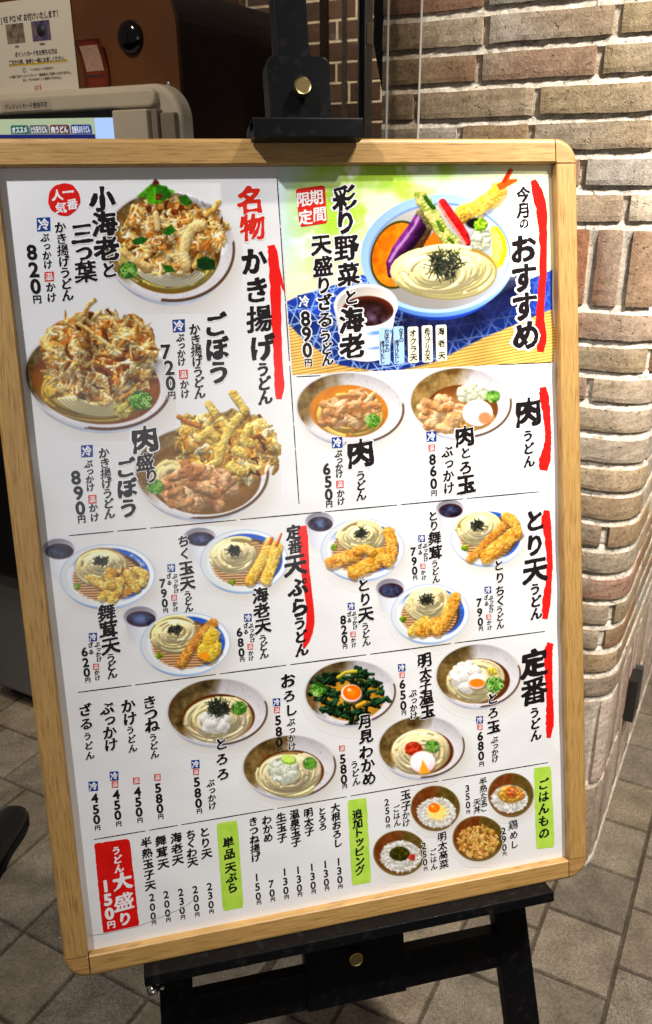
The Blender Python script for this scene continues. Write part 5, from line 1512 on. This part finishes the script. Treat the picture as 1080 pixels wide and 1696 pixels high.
name([('小海老', (169.5, 329), (176.7, 412), 41, WB), ('と', (180.5, 447), (180.5, 447), 27, WM), ('三', (136.7, 386.7), (136.7, 386.7), 36, WB), ('つ', (139, 419), (139, 419), 30, WB), ('葉', (142, 450), (142, 450), 36, WB), ('かき揚げうどん', (100, 376.7), (112, 489), 19, WM)], 0.05)
marks([('c', 72.2, 371.6, 23), ('t', 'ぶっかけ', (74.4, 393.3), (79.3, 437.8), 15), ('h', 81.5, 458, 16), ('t', 'かけ', (84, 475.5), (85.6, 492.7), 16)])
price(0, [(52.7, 418), (56, 446.7), (58.9, 474.4)], 25, (61.5, 495.5, 14), digits='820')
name([('ごぼう', (356.5, 538), (362.5, 616), 39, WB), ('かき揚げうどん', (322.4, 545.3), (331, 651), 18.5, WM)], 0.04)
marks([('c', 296, 539.5, 21), ('t', 'ぶっかけ', (298.7, 559), (301, 599), 14), ('h', 303.8, 620, 15), ('t', 'かけ', (305.6, 636.5), (306.6, 652), 15)])
price(0, [(275, 583), (280.4, 609), (282.6, 635)], 24, (284.5, 654.5, 13), halo=0.05, digits='720')
name([('肉', (240.2, 727), (240.2, 727), 45, WB), ('盛', (240.2, 765), (240.2, 765), 29, WB), ('り', (251, 788), (251, 788), 24, WM), ('ごぼう', (207.8, 775), (213, 841), 33, WB), ('かき揚げうどん', (172, 750), (181.4, 850.7), 17.5, WM)], 0.05)
marks([('c', 144, 747, 20), ('t', 'ぶっかけ', (146.7, 768), (149.7, 807), 14), ('h', 153, 826.7, 14), ('t', 'かけ', (154.7, 841), (157, 856.6), 15)])
price(0, [(125.7, 791), (130, 816.5), (133, 841.7)], 23, (135.3, 859.6, 13), digits='890')

# --- the feature of the month
k = Ink()
q = [(490, 316), (492, 313), (533, 307), (538, 309), (542, 366), (540, 370), (500, 376), (496, 373)]
k.poly(q, REC + 0.0009, 'ink_vermilion')
for ch, x, y in (('限', 502, 330.5), ('定', 506, 360), ('期', 524, 326.5), ('間', 529.5, 354.5)): k.char(ch, x, y, 24, 'ink_white', 0.026, True, 0, 0.0004)
k.build('badge', label='square red seal with white lettering')
name([('彩', (571, 328), (571, 328), 40, WB), ('り', (572, 368), (572, 368), 38, WB), ('野', (574, 410.5), (574, 410.5), 42, WB), ('菜', (577.8, 454.4), (577.8, 454.4), 37, WB), ('と', (581, 492), (581, 492), 25, WM), ('海老', (582.2, 530), (583.3, 573), 41, WB), ('天盛', (532, 405), (535, 441), 33, WB), ('り', (536, 472), (536, 472), 28, WM), ('ざる', (537.3, 501), (538.2, 529), 26, WM), ('う', (539, 556.5), (539, 556.5), 22, WM), ('どん', (541, 577.5), (542.7, 595.5), 20, WM)], 0.065)
marks([('c', 503.8, 499, 22)])
price(0, [(506, 527.8), (507.8, 553.5), (509, 580)], 24, (510.6, 600.5, 13), halo=0.06, digits='890')
def tagbox(cx, cy, w, h, text, ink, size, cols=1):
    k = Ink(); r = 3.0
    k.poly([(cx + x * 1.0 + (y) * 0.02, cy + y - 0.045 * x) for x, y in rrect(-w / 2, w / 2, -h / 2, h / 2, r, 4)][::-1], REC + 0.0007, ink)
    if cols == 1: k.col(text, (cx - .5, cy - h / 2 + size * 0.9), (cx + .7, cy + h / 2 - size * 0.8), size, 'ink_black', WS)
    else:
        a, b = text
        k.col(a, (cx + 3.4, cy - h / 2 + 7), (cx + 4, cy - h / 2 + 7 + (len(a) - 1) * 7.6), 8.6, 'ink_black', WT); k.col(b, (cx - 4, cy + h / 2 - 6 - (len(b) - 1) * 7.4), (cx - 3.4, cy + h / 2 - 6), 8.4, 'ink_black', WT)
    k.build('ingredient_tag')
tagbox(637, 573, 18.5, 62, ('かぼちゃの', '揚げびたし'), 'tag_blue', 9, 2); tagbox(660.7, 571.5, 17.5, 62, ('なすの', '揚げびたし'), 'tag_blue', 9, 2)
tagbox(684.4, 571, 17.5, 60, 'オクラ天', 'tag_cream', 12); tagbox(707.7, 569.5, 17.5, 61, '赤パプリカ天', 'tag_cream', 9.6); tagbox(731, 568, 18, 60, '海老天', 'tag_cream', 12)
stroke([(883.4, 298), (889, 315), (897, 345), (900, 390), (900, 450), (895, 505), (894, 535), (897, 560), (895, 583)], [8, 18, 19, 13, 12, 12, 15, 20, 10])
k = Ink()
k.col('今月', (866.6, 322), (867.3, 348.5), 24, 'ink_black', WM, True, 0.07); k.char('の', 867.8, 370, 17, 'ink_black', WM, True, 0.07)
k.col('おすす', (867.0, 412), (869, 507), 46, 'ink_black', WB, True, 0.075); k.char('め', 872, 555, 47, 'ink_black', WB, True, 0.075)
k.build('heading')

# --- pork
stroke([(899, 641), (901, 655), (905, 680), (908, 715), (907, 740), (902, 762), (900, 779)], [10, 16, 13, 10, 12, 20, 13])
k = Ink(); k.char('肉', 875.2, 682, 46, 'ink_black', WB); k.col('うどん', (874.5, 721.5), (876.5, 764), 19, 'ink_black', WM); k.build('heading')
name([('肉', (597.3, 750), (597.3, 750), 47, WB), ('うどん', (597.5, 787.5), (598.2, 820.5), 17, WM)], 0.05)
marks([('c', 558.4, 733, 18), ('t', 'ぶっかけ', (560.5, 751), (562.2, 785), 13), ('h', 563, 802, 12.5), ('t', 'かけ', (564.3, 817), (565, 830), 13)])
price(0, [(541, 776.7), (543.5, 798), (544.5, 819)], 19, (545.3, 834.5, 11), digits='650')
name([('肉', (769.7, 722), (769.7, 722), 34, WB), ('と', (771, 750), (771, 750), 19, WM), ('ろ', (771.5, 774), (771.5, 774), 23, WM), ('玉', (772, 802), (772, 802), 32, WB), ('ぶっかけ', (741, 748), (743.5, 808), 19, WM)], 0.05)
marks([('c', 714.4, 723, 17), ('h', 715, 741.7, 11)])
price(0, [(716.3, 761), (717.6, 780), (718.3, 801)], 17, (719, 816.5, 10), digits='860')

# --- tempura
stroke([(500, 871), (502, 890), (504, 930), (509, 970), (514, 1010), (514, 1035), (508, 1060), (503, 1074)], [15, 17, 15, 12, 13, 15, 12, 3])
k = Ink(); k.col('定番', (486.4, 881.6), (489, 904.5), 24, 'ink_black', WM, True, 0.0); k.char('天', 489, 935, 36, 'ink_black', WB); k.col('ぷら', (494, 971.6), (496, 1005), 32, 'ink_black', WB); k.col('うどん', (496.6, 1032), (500, 1076), 22, 'ink_black', WM); k.build('heading')
name([('舞茸天', (176.7, 1014.5), (183.3, 1069), 29, WB), ('うどん', (183.6, 1089.5), (186, 1116), 16, WM)], 0.05)
def six(c, s1, z1, h, k1, sz=9):
    marks([('c', *c), ('t', 'ぶっかけ', s1[0], s1[1], sz), ('t', 'ざる', z1[0], z1[1], sz), ('h', *h), ('t', 'かけ', k1[0], k1[1], sz)])
six((154, 1055, 14), ((161, 1067), (164.3, 1092)), ((150, 1068), (151, 1079.5)), (159, 1104, 10), ((160.6, 1113.5), (161.8, 1122.5)))
price(0, [(140, 1079.5), (142, 1097), (143.8, 1113.5)], 15.5, (145.5, 1126, 9), digits='620')
name([('ちく', (303.8, 896), (306.5, 917), 20, WM), ('玉天', (308.7, 940.7), (310.6, 965), 24, WB), ('うどん', (310.8, 984.5), (313, 1007), 13.5, WM)], 0.05)
six((283.7, 940.7, 13), ((289.6, 954), (292.3, 978.5)), ((279.7, 954), (280.5, 965)), (288.3, 989.6, 9.5), ((289.8, 999.8), (291, 1008.5)), 8.5)
price(0, [(269.5, 966), (271.6, 982.5), (273, 998.7)], 14.5, (274.5, 1011, 8), digits='790')
name([('海老天', (431.4, 985.5), (435.4, 1036), 26, WB), ('うどん', (435.4, 1057.5), (437.6, 1083.5), 14.5, WM)], 0.05)
six((410.5, 1023, 13), ((415.3, 1036), (418.5, 1060)), ((407, 1036), (407.4, 1046)), (414.5, 1071, 9.5), ((415.5, 1081.5), (416, 1090)), 8.5)
price(0, [(396.5, 1047), (398.6, 1064), (400, 1080.5)], 14.5, (401.2, 1092, 8), digits='680')
# --- chicken
stroke([(905.5, 845), (904, 862), (908, 890), (911, 930), (909, 965), (905, 995), (902.5, 1025)], [9, 17, 12, 9, 10, 15, 9])
k = Ink(); k.col('とり', (885.5, 861.7), (885.5, 902), 35, 'ink_black', WB); k.char('天', 886.5, 943.5, 41, 'ink_black', WB); k.col('うどん', (886.3, 975.5), (888.3, 1016), 19.5, 'ink_black', WM); k.build('heading')
name([('とり', (601.8, 969), (605, 992), 22, WM), ('天', (606, 1017), (606, 1017), 25, WB), ('うどん', (605, 1037), (607, 1063), 13.5, WM)], 0.05)
six((581.6, 1004, 12), ((586, 1016), (588.6, 1038.5)), ((578.4, 1017), (578.6, 1027)), (584.8, 1050.4, 9), ((585.2, 1060), (586.3, 1068)), 8)
price(0, [(568.4, 1026.6), (569.9, 1042.8), (570.5, 1058.7)], 14.5, (571.5, 1070.3, 8), digits='820')
name([('とり', (717, 854.5), (719, 870.5), 16.5, WM), ('舞茸', (719.8, 891), (721.3, 914.8), 22, WB), ('うどん', (720, 933.4), (722.4, 959), 12.5, WM)], 0.05)
six((698.3, 891.8, 11.5), ((703.8, 903.5), (705.5, 926)), ((695.4, 904.7), (696, 914.8)), (700.3, 937.7, 8.5), ((701, 947.8), (702.3, 956.4)), 8)
price(0, [(684.5, 913.5), (686, 929.3), (686.8, 945)], 13.5, (687.5, 956.5, 7.5), digits='790')
name([('とり', (825.8, 936.3), (828, 956.4), 17.5, WM), ('ちく', (828, 978), (829.5, 995), 17, WM), ('うどん', (827.3, 1009.5), (828.6, 1035), 12.5, WM)], 0.05)
six((808, 977, 11.5), ((813, 989.5), (814, 1011)), ((805, 989.4), (805.7, 999.4)), (809.4, 1021.8, 8.5), ((810.2, 1031), (811, 1039.6)), 8)
price(0, [(793.6, 998), (794.5, 1014), (795.6, 1029.7)], 13.5, (796.5, 1041, 7.5), digits='790')

# --- standard row
stroke([(912, 1065), (907.5, 1079), (909, 1124), (911, 1165), (911, 1195), (908.5, 1222)], [10, 15, 12, 11, 14, 7])
k = Ink(); k.col('定番', (885, 1098.5), (885, 1143.5), 44, 'ink_black', WB); k.col('うどん', (885.5, 1180), (887.6, 1217.4), 18, 'ink_black', WM); k.build('heading')
def plain(parts, ms, dg, ys, h, yen):
    name(parts, 0.05); marks(ms); price(0, ys, h, yen, digits=dg)
plain([('きつね', (247.8, 1163), (252, 1201.8), 23, WM), ('うどん', (253.5, 1221), (256.4, 1249), 14, WM)], [('h', 260.7, 1287.3, 11)], '580', [(261.8, 1305), (263.6, 1322.3), (265, 1339)], 16, (266.4, 1352, 9))
plain([('かけ', (212.5, 1168.8), (215.3, 1190), 23, WM), ('うどん', (216, 1209), (220, 1239), 14, WM)], [('h', 225.7, 1293, 11)], '450', [(227.7, 1311), (229, 1328), (230.5, 1344.7)], 16, (232, 1358, 9))
plain([('ぶっかけ', (177.5, 1173), (184, 1233), 22, WM)], [('c', 189, 1285, 15), ('h', 190.4, 1298.8, 11)], '450', [(192.4, 1316), (194, 1333.3), (195.2, 1350)], 16, (196.7, 1364, 9))
plain([('ざる', (141, 1176), (143, 1198.5), 21, WM), ('うどん', (145, 1219), (149, 1251), 14, WM)], [('c', 154.5, 1302, 16)], '450', [(156.8, 1322), (158.8, 1340.5), (160.2, 1357)], 16, (161.7, 1370.6, 9))
plain([('とろろ', (366.3, 1232), (369.8, 1281.5), 21, WM), ('ぶっかけ', (349, 1296.5), (352, 1334), 13, WM)], [('c', 323.8, 1265.5, 14), ('h', 324.7, 1278.4, 10)], '580', [(326, 1295), (327.6, 1313), (329, 1330)], 16, (330.4, 1343, 9))
plain([('お', (476.9, 1127), (476.9, 1127), 25, WB), ('ろし', (479.4, 1152), (482, 1175.5), 21, WM), ('ぶっかけ', (482, 1195.7), (483.9, 1236), 13, WM)], [('c', 458, 1163, 13), ('h', 458.7, 1175.8, 10)], '580', [(460.5, 1193), (461.8, 1211.5), (462.6, 1229)], 16, (464, 1241.5, 8.5))
plain([('月見', (605, 1194.5), (606.3, 1219), 23, WB), ('わかめ', (606.8, 1245), (611.7, 1289), 23, WM), ('うどん', (587, 1266), (590.4, 1294), 13, WM)], [('h', 566.3, 1239.3, 9.5)], '580', [(567.6, 1257), (568.9, 1273.7), (569.7, 1290.5)], 15.5, (571, 1302, 8))
plain([('明', (703, 1093), (703, 1093), 24, WB), ('太子', (705, 1115), (705, 1134.4), 20, WM), ('温玉', (706, 1155), (708, 1178), 24, WB), ('ぶっかけ', (684, 1147.8), (685.3, 1184.8), 12.5, WM)], [('c', 665.3, 1105.7, 12.5), ('h', 666, 1118, 9)], '650', [(666.5, 1133), (667.4, 1151), (668, 1168.5)], 15, (669, 1180.3, 8))
plain([('とろ', (815.6, 1156.7), (817, 1180), 19, WM), ('玉', (817.6, 1203.5), (817.6, 1203.5), 22, WB), ('ぶっかけ', (819, 1224.8), (820, 1256.5), 11.5, WM)], [('c', 794.2, 1192, 12), ('h', 794.8, 1204, 9)], '680', [(795.4, 1219), (796.3, 1235.3), (796.9, 1251.6)], 14.5, (797.8, 1265, 8))

# --- bottom row: large helping, side tempura, toppings, rice
k = Ink()
r_ = np.random.default_rng(3)
cor = [(156, 1399), (160, 1396.5), (210, 1389), (214.5, 1391), (216, 1400), (230, 1528), (229, 1534), (176, 1545.5), (171, 1544), (170, 1538)]
box_pts = []
for a, b in zip(cor, cor[1:] + cor[:1]):
    n = max(1, int(math.hypot(b[0] - a[0], b[1] - a[1]) / 3))
    for i in range(n):
        t = i / n; box_pts.append((a[0] + (b[0] - a[0]) * t + r_.normal(0, .28), a[1] + (b[1] - a[1]) * t + r_.normal(0, .28)))
k.poly(box_pts, REC + 0.0007, 'ink_redbox')
k.col('うどん', (192.5, 1408.5), (197.3, 1438), 14.5, 'ink_white', WM, z=0.0004); k.char('大', 202.7, 1459.5, 30, 'ink_white', WB, z=0.0004); k.char('盛', 205.4, 1493, 31, 'ink_white', 0.036, z=0.0004); k.char('り', 207.3, 1521, 23, 'ink_white', WM, z=0.0004)
for ch, x, y in (('1', 175, 1467.5), ('5', 178.8, 1490), ('0', 181.4, 1513)): k.char(ch, x, y, 20, 'ink_white', 0.05, False, z=0.0004)
k.char('円', 184.4, 1531, 13, 'ink_white', WS, False, z=0.0004)
k.build('large_helping_box', label='red box with white lettering for a large helping')
def item(text, a, b, size, dg, ys, h, yen):
    k = Ink(); k.col(text, a, b, size, 'ink_black', WS); k.build('item_name')
    k = Ink()
    for ch, (x, y) in zip(dg, ys): k.char(ch, x, y, h, 'ink_black', 0.022, False)
    k.char('円', yen[0], yen[1], 7.5, 'ink_black', WT, False); k.build('item_price')
item('半熟玉子天', (242, 1395), (249, 1466), 17, '200', [(251.6, 1486), (252.6, 1502), (253.7, 1517)], 13, (255, 1527.5))
item('舞茸天', (266.3, 1392), (270.4, 1430), 18, '200', [(275.2, 1481.5), (276.5, 1497), (277.7, 1512)], 13, (279, 1523))
item('海老天', (291.9, 1387), (294.5, 1423), 18, '230', [(299.4, 1477.5), (300.7, 1492.5), (301.8, 1507.5)], 13, (303, 1518.6))
item('ちくわ天', (316, 1381.6), (319, 1427), 16.5, '200', [(323.3, 1473), (324.6, 1488), (325.7, 1502.7)], 13, (326.8, 1514))
item('とり天', (338.8, 1377.6), (342.3, 1413), 17, '230', [(347, 1468), (348.2, 1483), (349.6, 1498)], 13, (350.4, 1509.3))
item('きつね揚げ', (419.3, 1360.4), (423.8, 1419.5), 15.5, '150', [(425.2, 1453), (426.6, 1468.7), (427.9, 1484)], 13, (429, 1494.3))
item('わかめ', (442, 1357.7), (444.5, 1387), 15.5, '70', [(449.4, 1463.8), (450.7, 1478.8)], 13, (452, 1489.3))
item('生玉子', (465.5, 1353.7), (467.5, 1387), 16, '130', [(471.4, 1444), (472.6, 1459.5), (473.6, 1474.5)], 13, (474.9, 1485.3))
item('温泉玉子', (487.8, 1348), (490.6, 1394), 16, '130', [(493.7, 1440.8), (495, 1455.8), (496, 1470.5)], 13, (497, 1480.8))
item('明太子', (510.6, 1345.6), (512.7, 1376.5), 15.5, '130', [(516.5, 1436.2), (517.8, 1451.2), (518.7, 1466)], 13, (519.7, 1476.3))
item('とろろ', (533.4, 1343), (534.9, 1368.5), 13.5, '130', [(538.8, 1431.4), (539.8, 1446.4), (540.7, 1461)], 13, (541.7, 1471.3))
item('大根おろし', (555.4, 1337.6), (559.5, 1395.5), 15, '130', [(560.8, 1427), (562, 1442), (563, 1456.5)], 13, (564, 1468))
def green(q, text, a, b, size):
    k = Ink(); r2 = np.random.default_rng(int(q[0][0])); pts = []
    for u, w in zip(q, q[1:] + q[:1]):
        n = 16
        for i in range(n):
            t = (i + 0.4) / n; t = min(max(t, 0.05), 0.95)
            pts.append((u[0] + (w[0] - u[0]) * t + r2.normal(0, .22), u[1] + (w[1] - u[1]) * t + r2.normal(0, .22)))
    k.poly(pts, REC + 0.0007, 'ink_green'); k.col(text, a, b, size, 'ink_black', WM)
    k.build('green_title', label='lime green title strip with black lettering')
green([(358.5, 1364), (393, 1358), (403.5, 1502.5), (369.5, 1509)], '単品', (378.3, 1395), (380, 1413.8), 18)
k = Ink(); k.col('天ぷら', (381.8, 1436), (385, 1470), 17.5, 'ink_black', WM, z=0.0002); k.build('green_title_text')
green([(575.5, 1325.5), (606.8, 1321), (615, 1461), (583, 1466.5)], '追加トッピング', (591.7, 1348), (596.5, 1441), 16.5)
green([(884, 1272), (912.3, 1268.5), (918.6, 1402.5), (888.3, 1406.5)], 'ごはんもの', (900, 1298.7), (901, 1379.6), 18)
def ricetxt(parts, dg, ys, yen):
    name(parts, 0.05); k = Ink()
    for ch, (x, y) in zip(dg, ys): k.char(ch, x, y, 11.5, 'ink_black', 0.03, False, 0.05)
    k.char('円', yen[0], yen[1], 6.5, 'ink_black', WT, False); k.build('item_price')
ricetxt([('玉子', (672, 1316), (673, 1334), 17, WS), ('かけ', (672.3, 1350), (672.8, 1362.3), 12.5, WS), ('ごはん', (656.3, 1339), (658, 1362.7), 11.5, WS)], '250', [(640.5, 1328.6), (641.5, 1342.7), (642.2, 1356.8)], (643, 1368))
ricetxt([('半熟', (799.9, 1293.4), (800.6, 1305.9), 12.5, WS), ('たまご', (801, 1317.5), (801.5, 1338.3), 11.5, WS), ('天丼', (790, 1328), (790.4, 1340.3), 12, WS)], '350', [(774, 1305.7), (774.6, 1319.3), (775.2, 1333)], (775.5, 1344.4))
ricetxt([('明太高菜', (732, 1385), (735.5, 1430.7), 15, WS), ('ごはん', (717, 1411), (719, 1435), 11, WS)], '250', [(702, 1400.7), (703, 1414.8), (704, 1428)], (705, 1438.7))
ricetxt([('鶏', (849.8, 1365.6), (849.8, 1365.6), 16, WS), ('めし', (851, 1382.5), (851.6, 1398), 13.5, WS)], '290', [(834, 1376), (834.7, 1390), (835.3, 1403.6)], (835.6, 1413.8))

# a crease in the clear cover near the bottom left corner
cr = [(97, 1553), (120, 1549), (170, 1546), (230, 1533), (300, 1504), (322, 1489)]
k = Ink(); A = np.array(cr); pts = np.vstack([A + [0, -0.55], (A + [0, 0.55])[::-1]]); lx, ly = lay(pts[:, 0], pts[:, 1]); m = len(cr)
k.add(np.column_stack([lx, ly]), [(i, 2 * m - 1 - i, 2 * m - 2 - i, i + 1) for i in range(m - 1)], REC + 0.0016, 'crease')
M['crease'] = mat('clear_film_crease', (0.62, 0.61, 0.60), 0.15, 0.5)
k.build('cover_crease')

# ------------------------------------------------------------------ papers on the machine, and its small writing
def flat_text(text, u, v, z, size, m, parent, name, weight=0.02, pitch=None, align='c', slant=0.0, width=None, inv=None):
    """a line of writing lying in an upright plane that faces the camera side; given in the parent's own x (along) and z (up)"""
    V = []; F = []
    wid = lambda ch: 0.62 if ord(ch) < 128 and ch != ' ' else 0.35 if ch == ' ' else 1.0
    tot = sum(wid(c) for c in text); sc_ = size
    sx_ = 1.0 if not width else width / (tot * size)
    x = -tot / 2 if align == 'c' else 0.0
    n0 = 0
    for ch in text:
        w = wid(ch)
        if ch != ' ':
            A, B = glyph_outline(ch)
            g = glyph(ch, weight, False, 30)
            if g is not None:
                cx = x + w / 2
                dy = 0.0
                if ch in '0123456789': dy = 0.0
                for p_ in g[0]: V.append(((cx + (p_[0] - (0.19 if w < 1 and ch not in '0123456789' else 0) * -1) ) * sc_ * sx_ + u, v, z + (p_[1] + slant * (cx)) * sc_))
                for f in g[1]: F.append([n0 + i for i in f])
                n0 += len(g[0])
        x += w
    me = bpy.data.meshes.new(name); me.from_pydata(V, [], F); me.materials.append(m)
    o = bpy.data.objects.new(name, me); COL.objects.link(o); o.parent = parent
    return o
# notice: an upright sheet taped to the machine (0.218 wide), own origin at its bottom middle
nt_ = grid_empty('notice', -1.648, 1.6545, Z + 0.186)
tag(nt_, 'white paper notice with two small card pictures taped to the brown ticket machine', 'notice')
M['notice'] = mat('matt_notice_paper', (0.66, 0.61, 0.53), 0.6, 0.3, bump=(30, 0.05, 0.002))
bm = bmesh.new(); box(bm, -0.145, 0.1145, -0.0006, 0.0, 0.0, 0.192); obj('paper', bm, M['notice'], nt_)
M['n_ink'] = mat('notice_ink', (0.03, 0.026, 0.022), 0.6); M['n_red'] = mat('notice_red', (0.45, 0.05, 0.04), 0.6); M['n_yellow'] = mat('notice_yellow', (0.60, 0.40, 0.03), 0.6); M['n_green'] = mat('notice_green', (0.02, 0.10, 0.04), 0.6)
tx = lambda t, x, z, s, w, m='n_ink', wt=0.03: flat_text(t, x, -0.0010, z, s, M[m], nt_, 'notice_text', wt, width=w)
tx('JRE POINT お付けいたします！', -0.012, 0.1565, 0.0165, 0.190, 'n_ink', 0.035)
tx('ポイントカードをお持ちの方は', -0.008, 0.0815, 0.0125, 0.136, 'n_ink', 0.035)
tx('ご注文の際、食券と一緒にお渡しください。', -0.006, 0.0655, 0.0118, 0.188, 'n_ink', 0.035)
tx('マークのあるカードがご利用可能です。', 0.008, 0.0475, 0.006, 0.078, 'n_ink', 0.02)
tx('※当店ではクレジットカード・商品券はご利用いただけません。', -0.002, 0.0355, 0.0072, 0.205, 'n_ink', 0.03)
tx('また、POINTのポイント利用もできません。', 0.004, 0.0265, 0.0068, 0.130, 'n_ink', 0.03)
tx('atré', -0.012, 0.011, 0.019, 0.026, 'n_red', 0.03)
tx('（表面）', -0.066, 0.0985, 0.0055, 0.02, 'n_ink', 0.02); tx('（裏面）', 0.016, 0.0985, 0.0055, 0.03, 'n_ink', 0.02)
bm = bmesh.new(); box(bm, -0.10, 0.09, -0.0009, -0.0006, 0.0575, 0.0615); obj('yellow_underline', bm, M['n_yellow'], nt_)
bm = bmesh.new(); prism(bm, [(0.082, 0.166), (0.088, 0.180), (0.091, 0.178), (0.086, 0.165)], -0.0006, 0.0003); prism(bm, [(0.090, 0.166), (0.098, 0.177), (0.100, 0.174), (0.093, 0.165)], -0.0006, 0.0003)
o = obj('yellow_spark', bm, M['n_yellow'], nt_); o.matrix_local = Matrix.Rotation(R(90), 4, 'X')
bm = bmesh.new(); lathe(bm, [(0.0052, 0), (0.0052, 0.0003), (0.0036, 0.0003), (0.0036, 0)], n=20); o = obj('green_ring', bm, M['n_green'], nt_); o.matrix_local = Matrix.Translation((-0.052, -0.0007, 0.0475)) @ Matrix.Rotation(R(90), 4, 'X')
def cardpic(x, c1, c2, sc_):
    bm = bmesh.new(); box(bm, x - 0.029, x + 0.029, -0.0010, -0.0006, 0.105, 0.146)
    return obj('card_picture', bm, mat('card_print', c1, 0.5, 0.3, var=(sc_, c2, 0.42, 0.62)), nt_)
cardpic(-0.066, (0.24, 0.20, 0.15), (0.10, 0.08, 0.06), 60); cardpic(0.017, (0.035, 0.03, 0.14), (0.18, 0.12, 0.13), 28)
bm = bmesh.new(); lathe(bm, [(0.013, 0), (0.013, 0.0003), (0, 0.0003)], n=20); o = obj('card_picture', bm, mat('card_dark_round', (0.014, 0.02, 0.017), 0.5), nt_); o.matrix_local = Matrix.Translation((0.017, -0.0011, 0.126)) @ Matrix.Rotation(R(90), 4, 'X')

# curled red card
cd = grid_empty('red_card', -1.476, 1.654, Z + 0.184)
tag(cd, 'small curled red card with a pale panel stuck beside the white notice', 'card')
bm = bmesh.new(); V2 = []
n = 12
for i in range(n + 1):
    t = i / n; z = 0.098 * t; w = 0.037
    V2.append([bm.verts.new((-w - 0.003 * t * t * 3 + w * 2 * j / 4 + 0.002 * math.sin(3 * t), -0.001 - 0.012 * (t ** 2.2) - 0.004 * math.sin(math.pi * j / 4) * t, z)) for j in range(5)])
for a, b in zip(V2, V2[1:]):
    for j in range(4): bm.faces.new((a[j], a[j + 1], b[j + 1], b[j]))
bmesh.ops.solidify(bm, geom=bm.faces[:], thickness=0.0006)
obj('card', bm, mat('red_card_stock', (0.34, 0.052, 0.030), 0.4, 0.4, var=(14, (0.42, 0.10, 0.03), 0.4, 0.7)), cd, smooth=True)
bm = bmesh.new(); V2 = []
for i in range(9):
    t = 0.36 + 0.52 * i / 8; z = 0.098 * t
    V2.append([bm.verts.new((-0.026 - 0.009 * t * t + 0.052 * j / 4 + 0.002 * math.sin(3 * t), -0.0022 - 0.012 * (t ** 2.2) - 0.004 * math.sin(math.pi * (0.6 + 2.8 * j / 4) / 4) * t, z)) for j in range(5)])
for a, b in zip(V2, V2[1:]):
    for j in range(4): bm.faces.new((a[j], a[j + 1], b[j + 1], b[j]))
obj('pale_panel', bm, mat('pale_card_panel', (0.42, 0.27, 0.21), 0.45, 0.4, var=(200, (0.36, 0.20, 0.15), 0.45, 0.6)), cd)
flat_text('食券購入前に', 0.0, -0.0035, 0.026, 0.008, M['n_ink'], cd, 'card_text', 0.03, width=0.05)

# label strip and screen tabs
ls = empty('label_strip', None, hs)
ux = lambda u: u + 1.7
bm = bmesh.new(); uvz(bm, [((-1.783 - 0.004) * K, Z + 0.146 * K), (-1.625 * K, Z + 0.146 * K), (-1.625 * K, Z + 0.168 * K), ((-1.783 - 0.004) * K, Z + 0.168 * K)], VT - 0.0068, VT - 0.006)
bpy.data.objects.remove(ls)
ls = obj('label_strip', bm, mat('label_strip_film', (0.46, 0.41, 0.33), 0.3, 0.5), hs)
flat_text('クレジットカード使用不可', ux(-1.706 * K), VT - 0.0072 - 1.657, Z + 0.157 * K, 0.0125, M['n_ink'], hs, 'label_text', 0.02, width=0.138)
TABM = []
for (a, b), text, c in TABS:
    bm = bmesh.new()
    uvz(bm, [sx(a, 222), sx(b + .5, 222), sx(b, 209.5), sx(b - 2.5, 207.5), sx(a + 3, 207.5), sx(a + .8, 209.5)], VT - 0.0008, VT - 0.0002)
    t_ = obj('screen_tab', bm, glow('tab_colour', c, 0.6), hs)
    x_, z_ = sx((a + b) / 2, 215)
    flat_text(text, ux(x_), VT - 0.0012 - 1.657, z_, 0.0155, glow('tab_white', (0.9, 0.92, 0.95), 0.8), t_, 'tab_text', 0.04, width=abs(sx(b, 215)[0] - sx(a, 215)[0]) * 0.86)

# the sheet's long edges ripple a little behind the rails
for o in [sheet] + list(sheet.children):
    me = o.data; n = len(me.vertices)
    co = np.empty(n * 3, np.float32); me.vertices.foreach_get('co', co); co = co.reshape(-1, 3)
    x, y = co[:, 0], co[:, 1]
    calm = np.clip((y - 0.20) / 0.06, 0, 1)
    rr_ = np.exp(-np.maximum(X1 - x, 0) / 0.008) * (0.5 + 0.5 * np.sin(y * 37 + 1.3 * np.sin(y * 15))) * 0.0026 * calm
    rl_ = np.exp(-np.maximum(x - X0, 0) / 0.010) * (0.5 + 0.5 * np.sin(y * 24 + 2.0 * np.sin(y * 9))) * 0.0016
    if n > 400 or o is sheet:
        co[:, 2] -= (rr_ + rl_)
        me.vertices.foreach_set('co', co.ravel()); me.update()
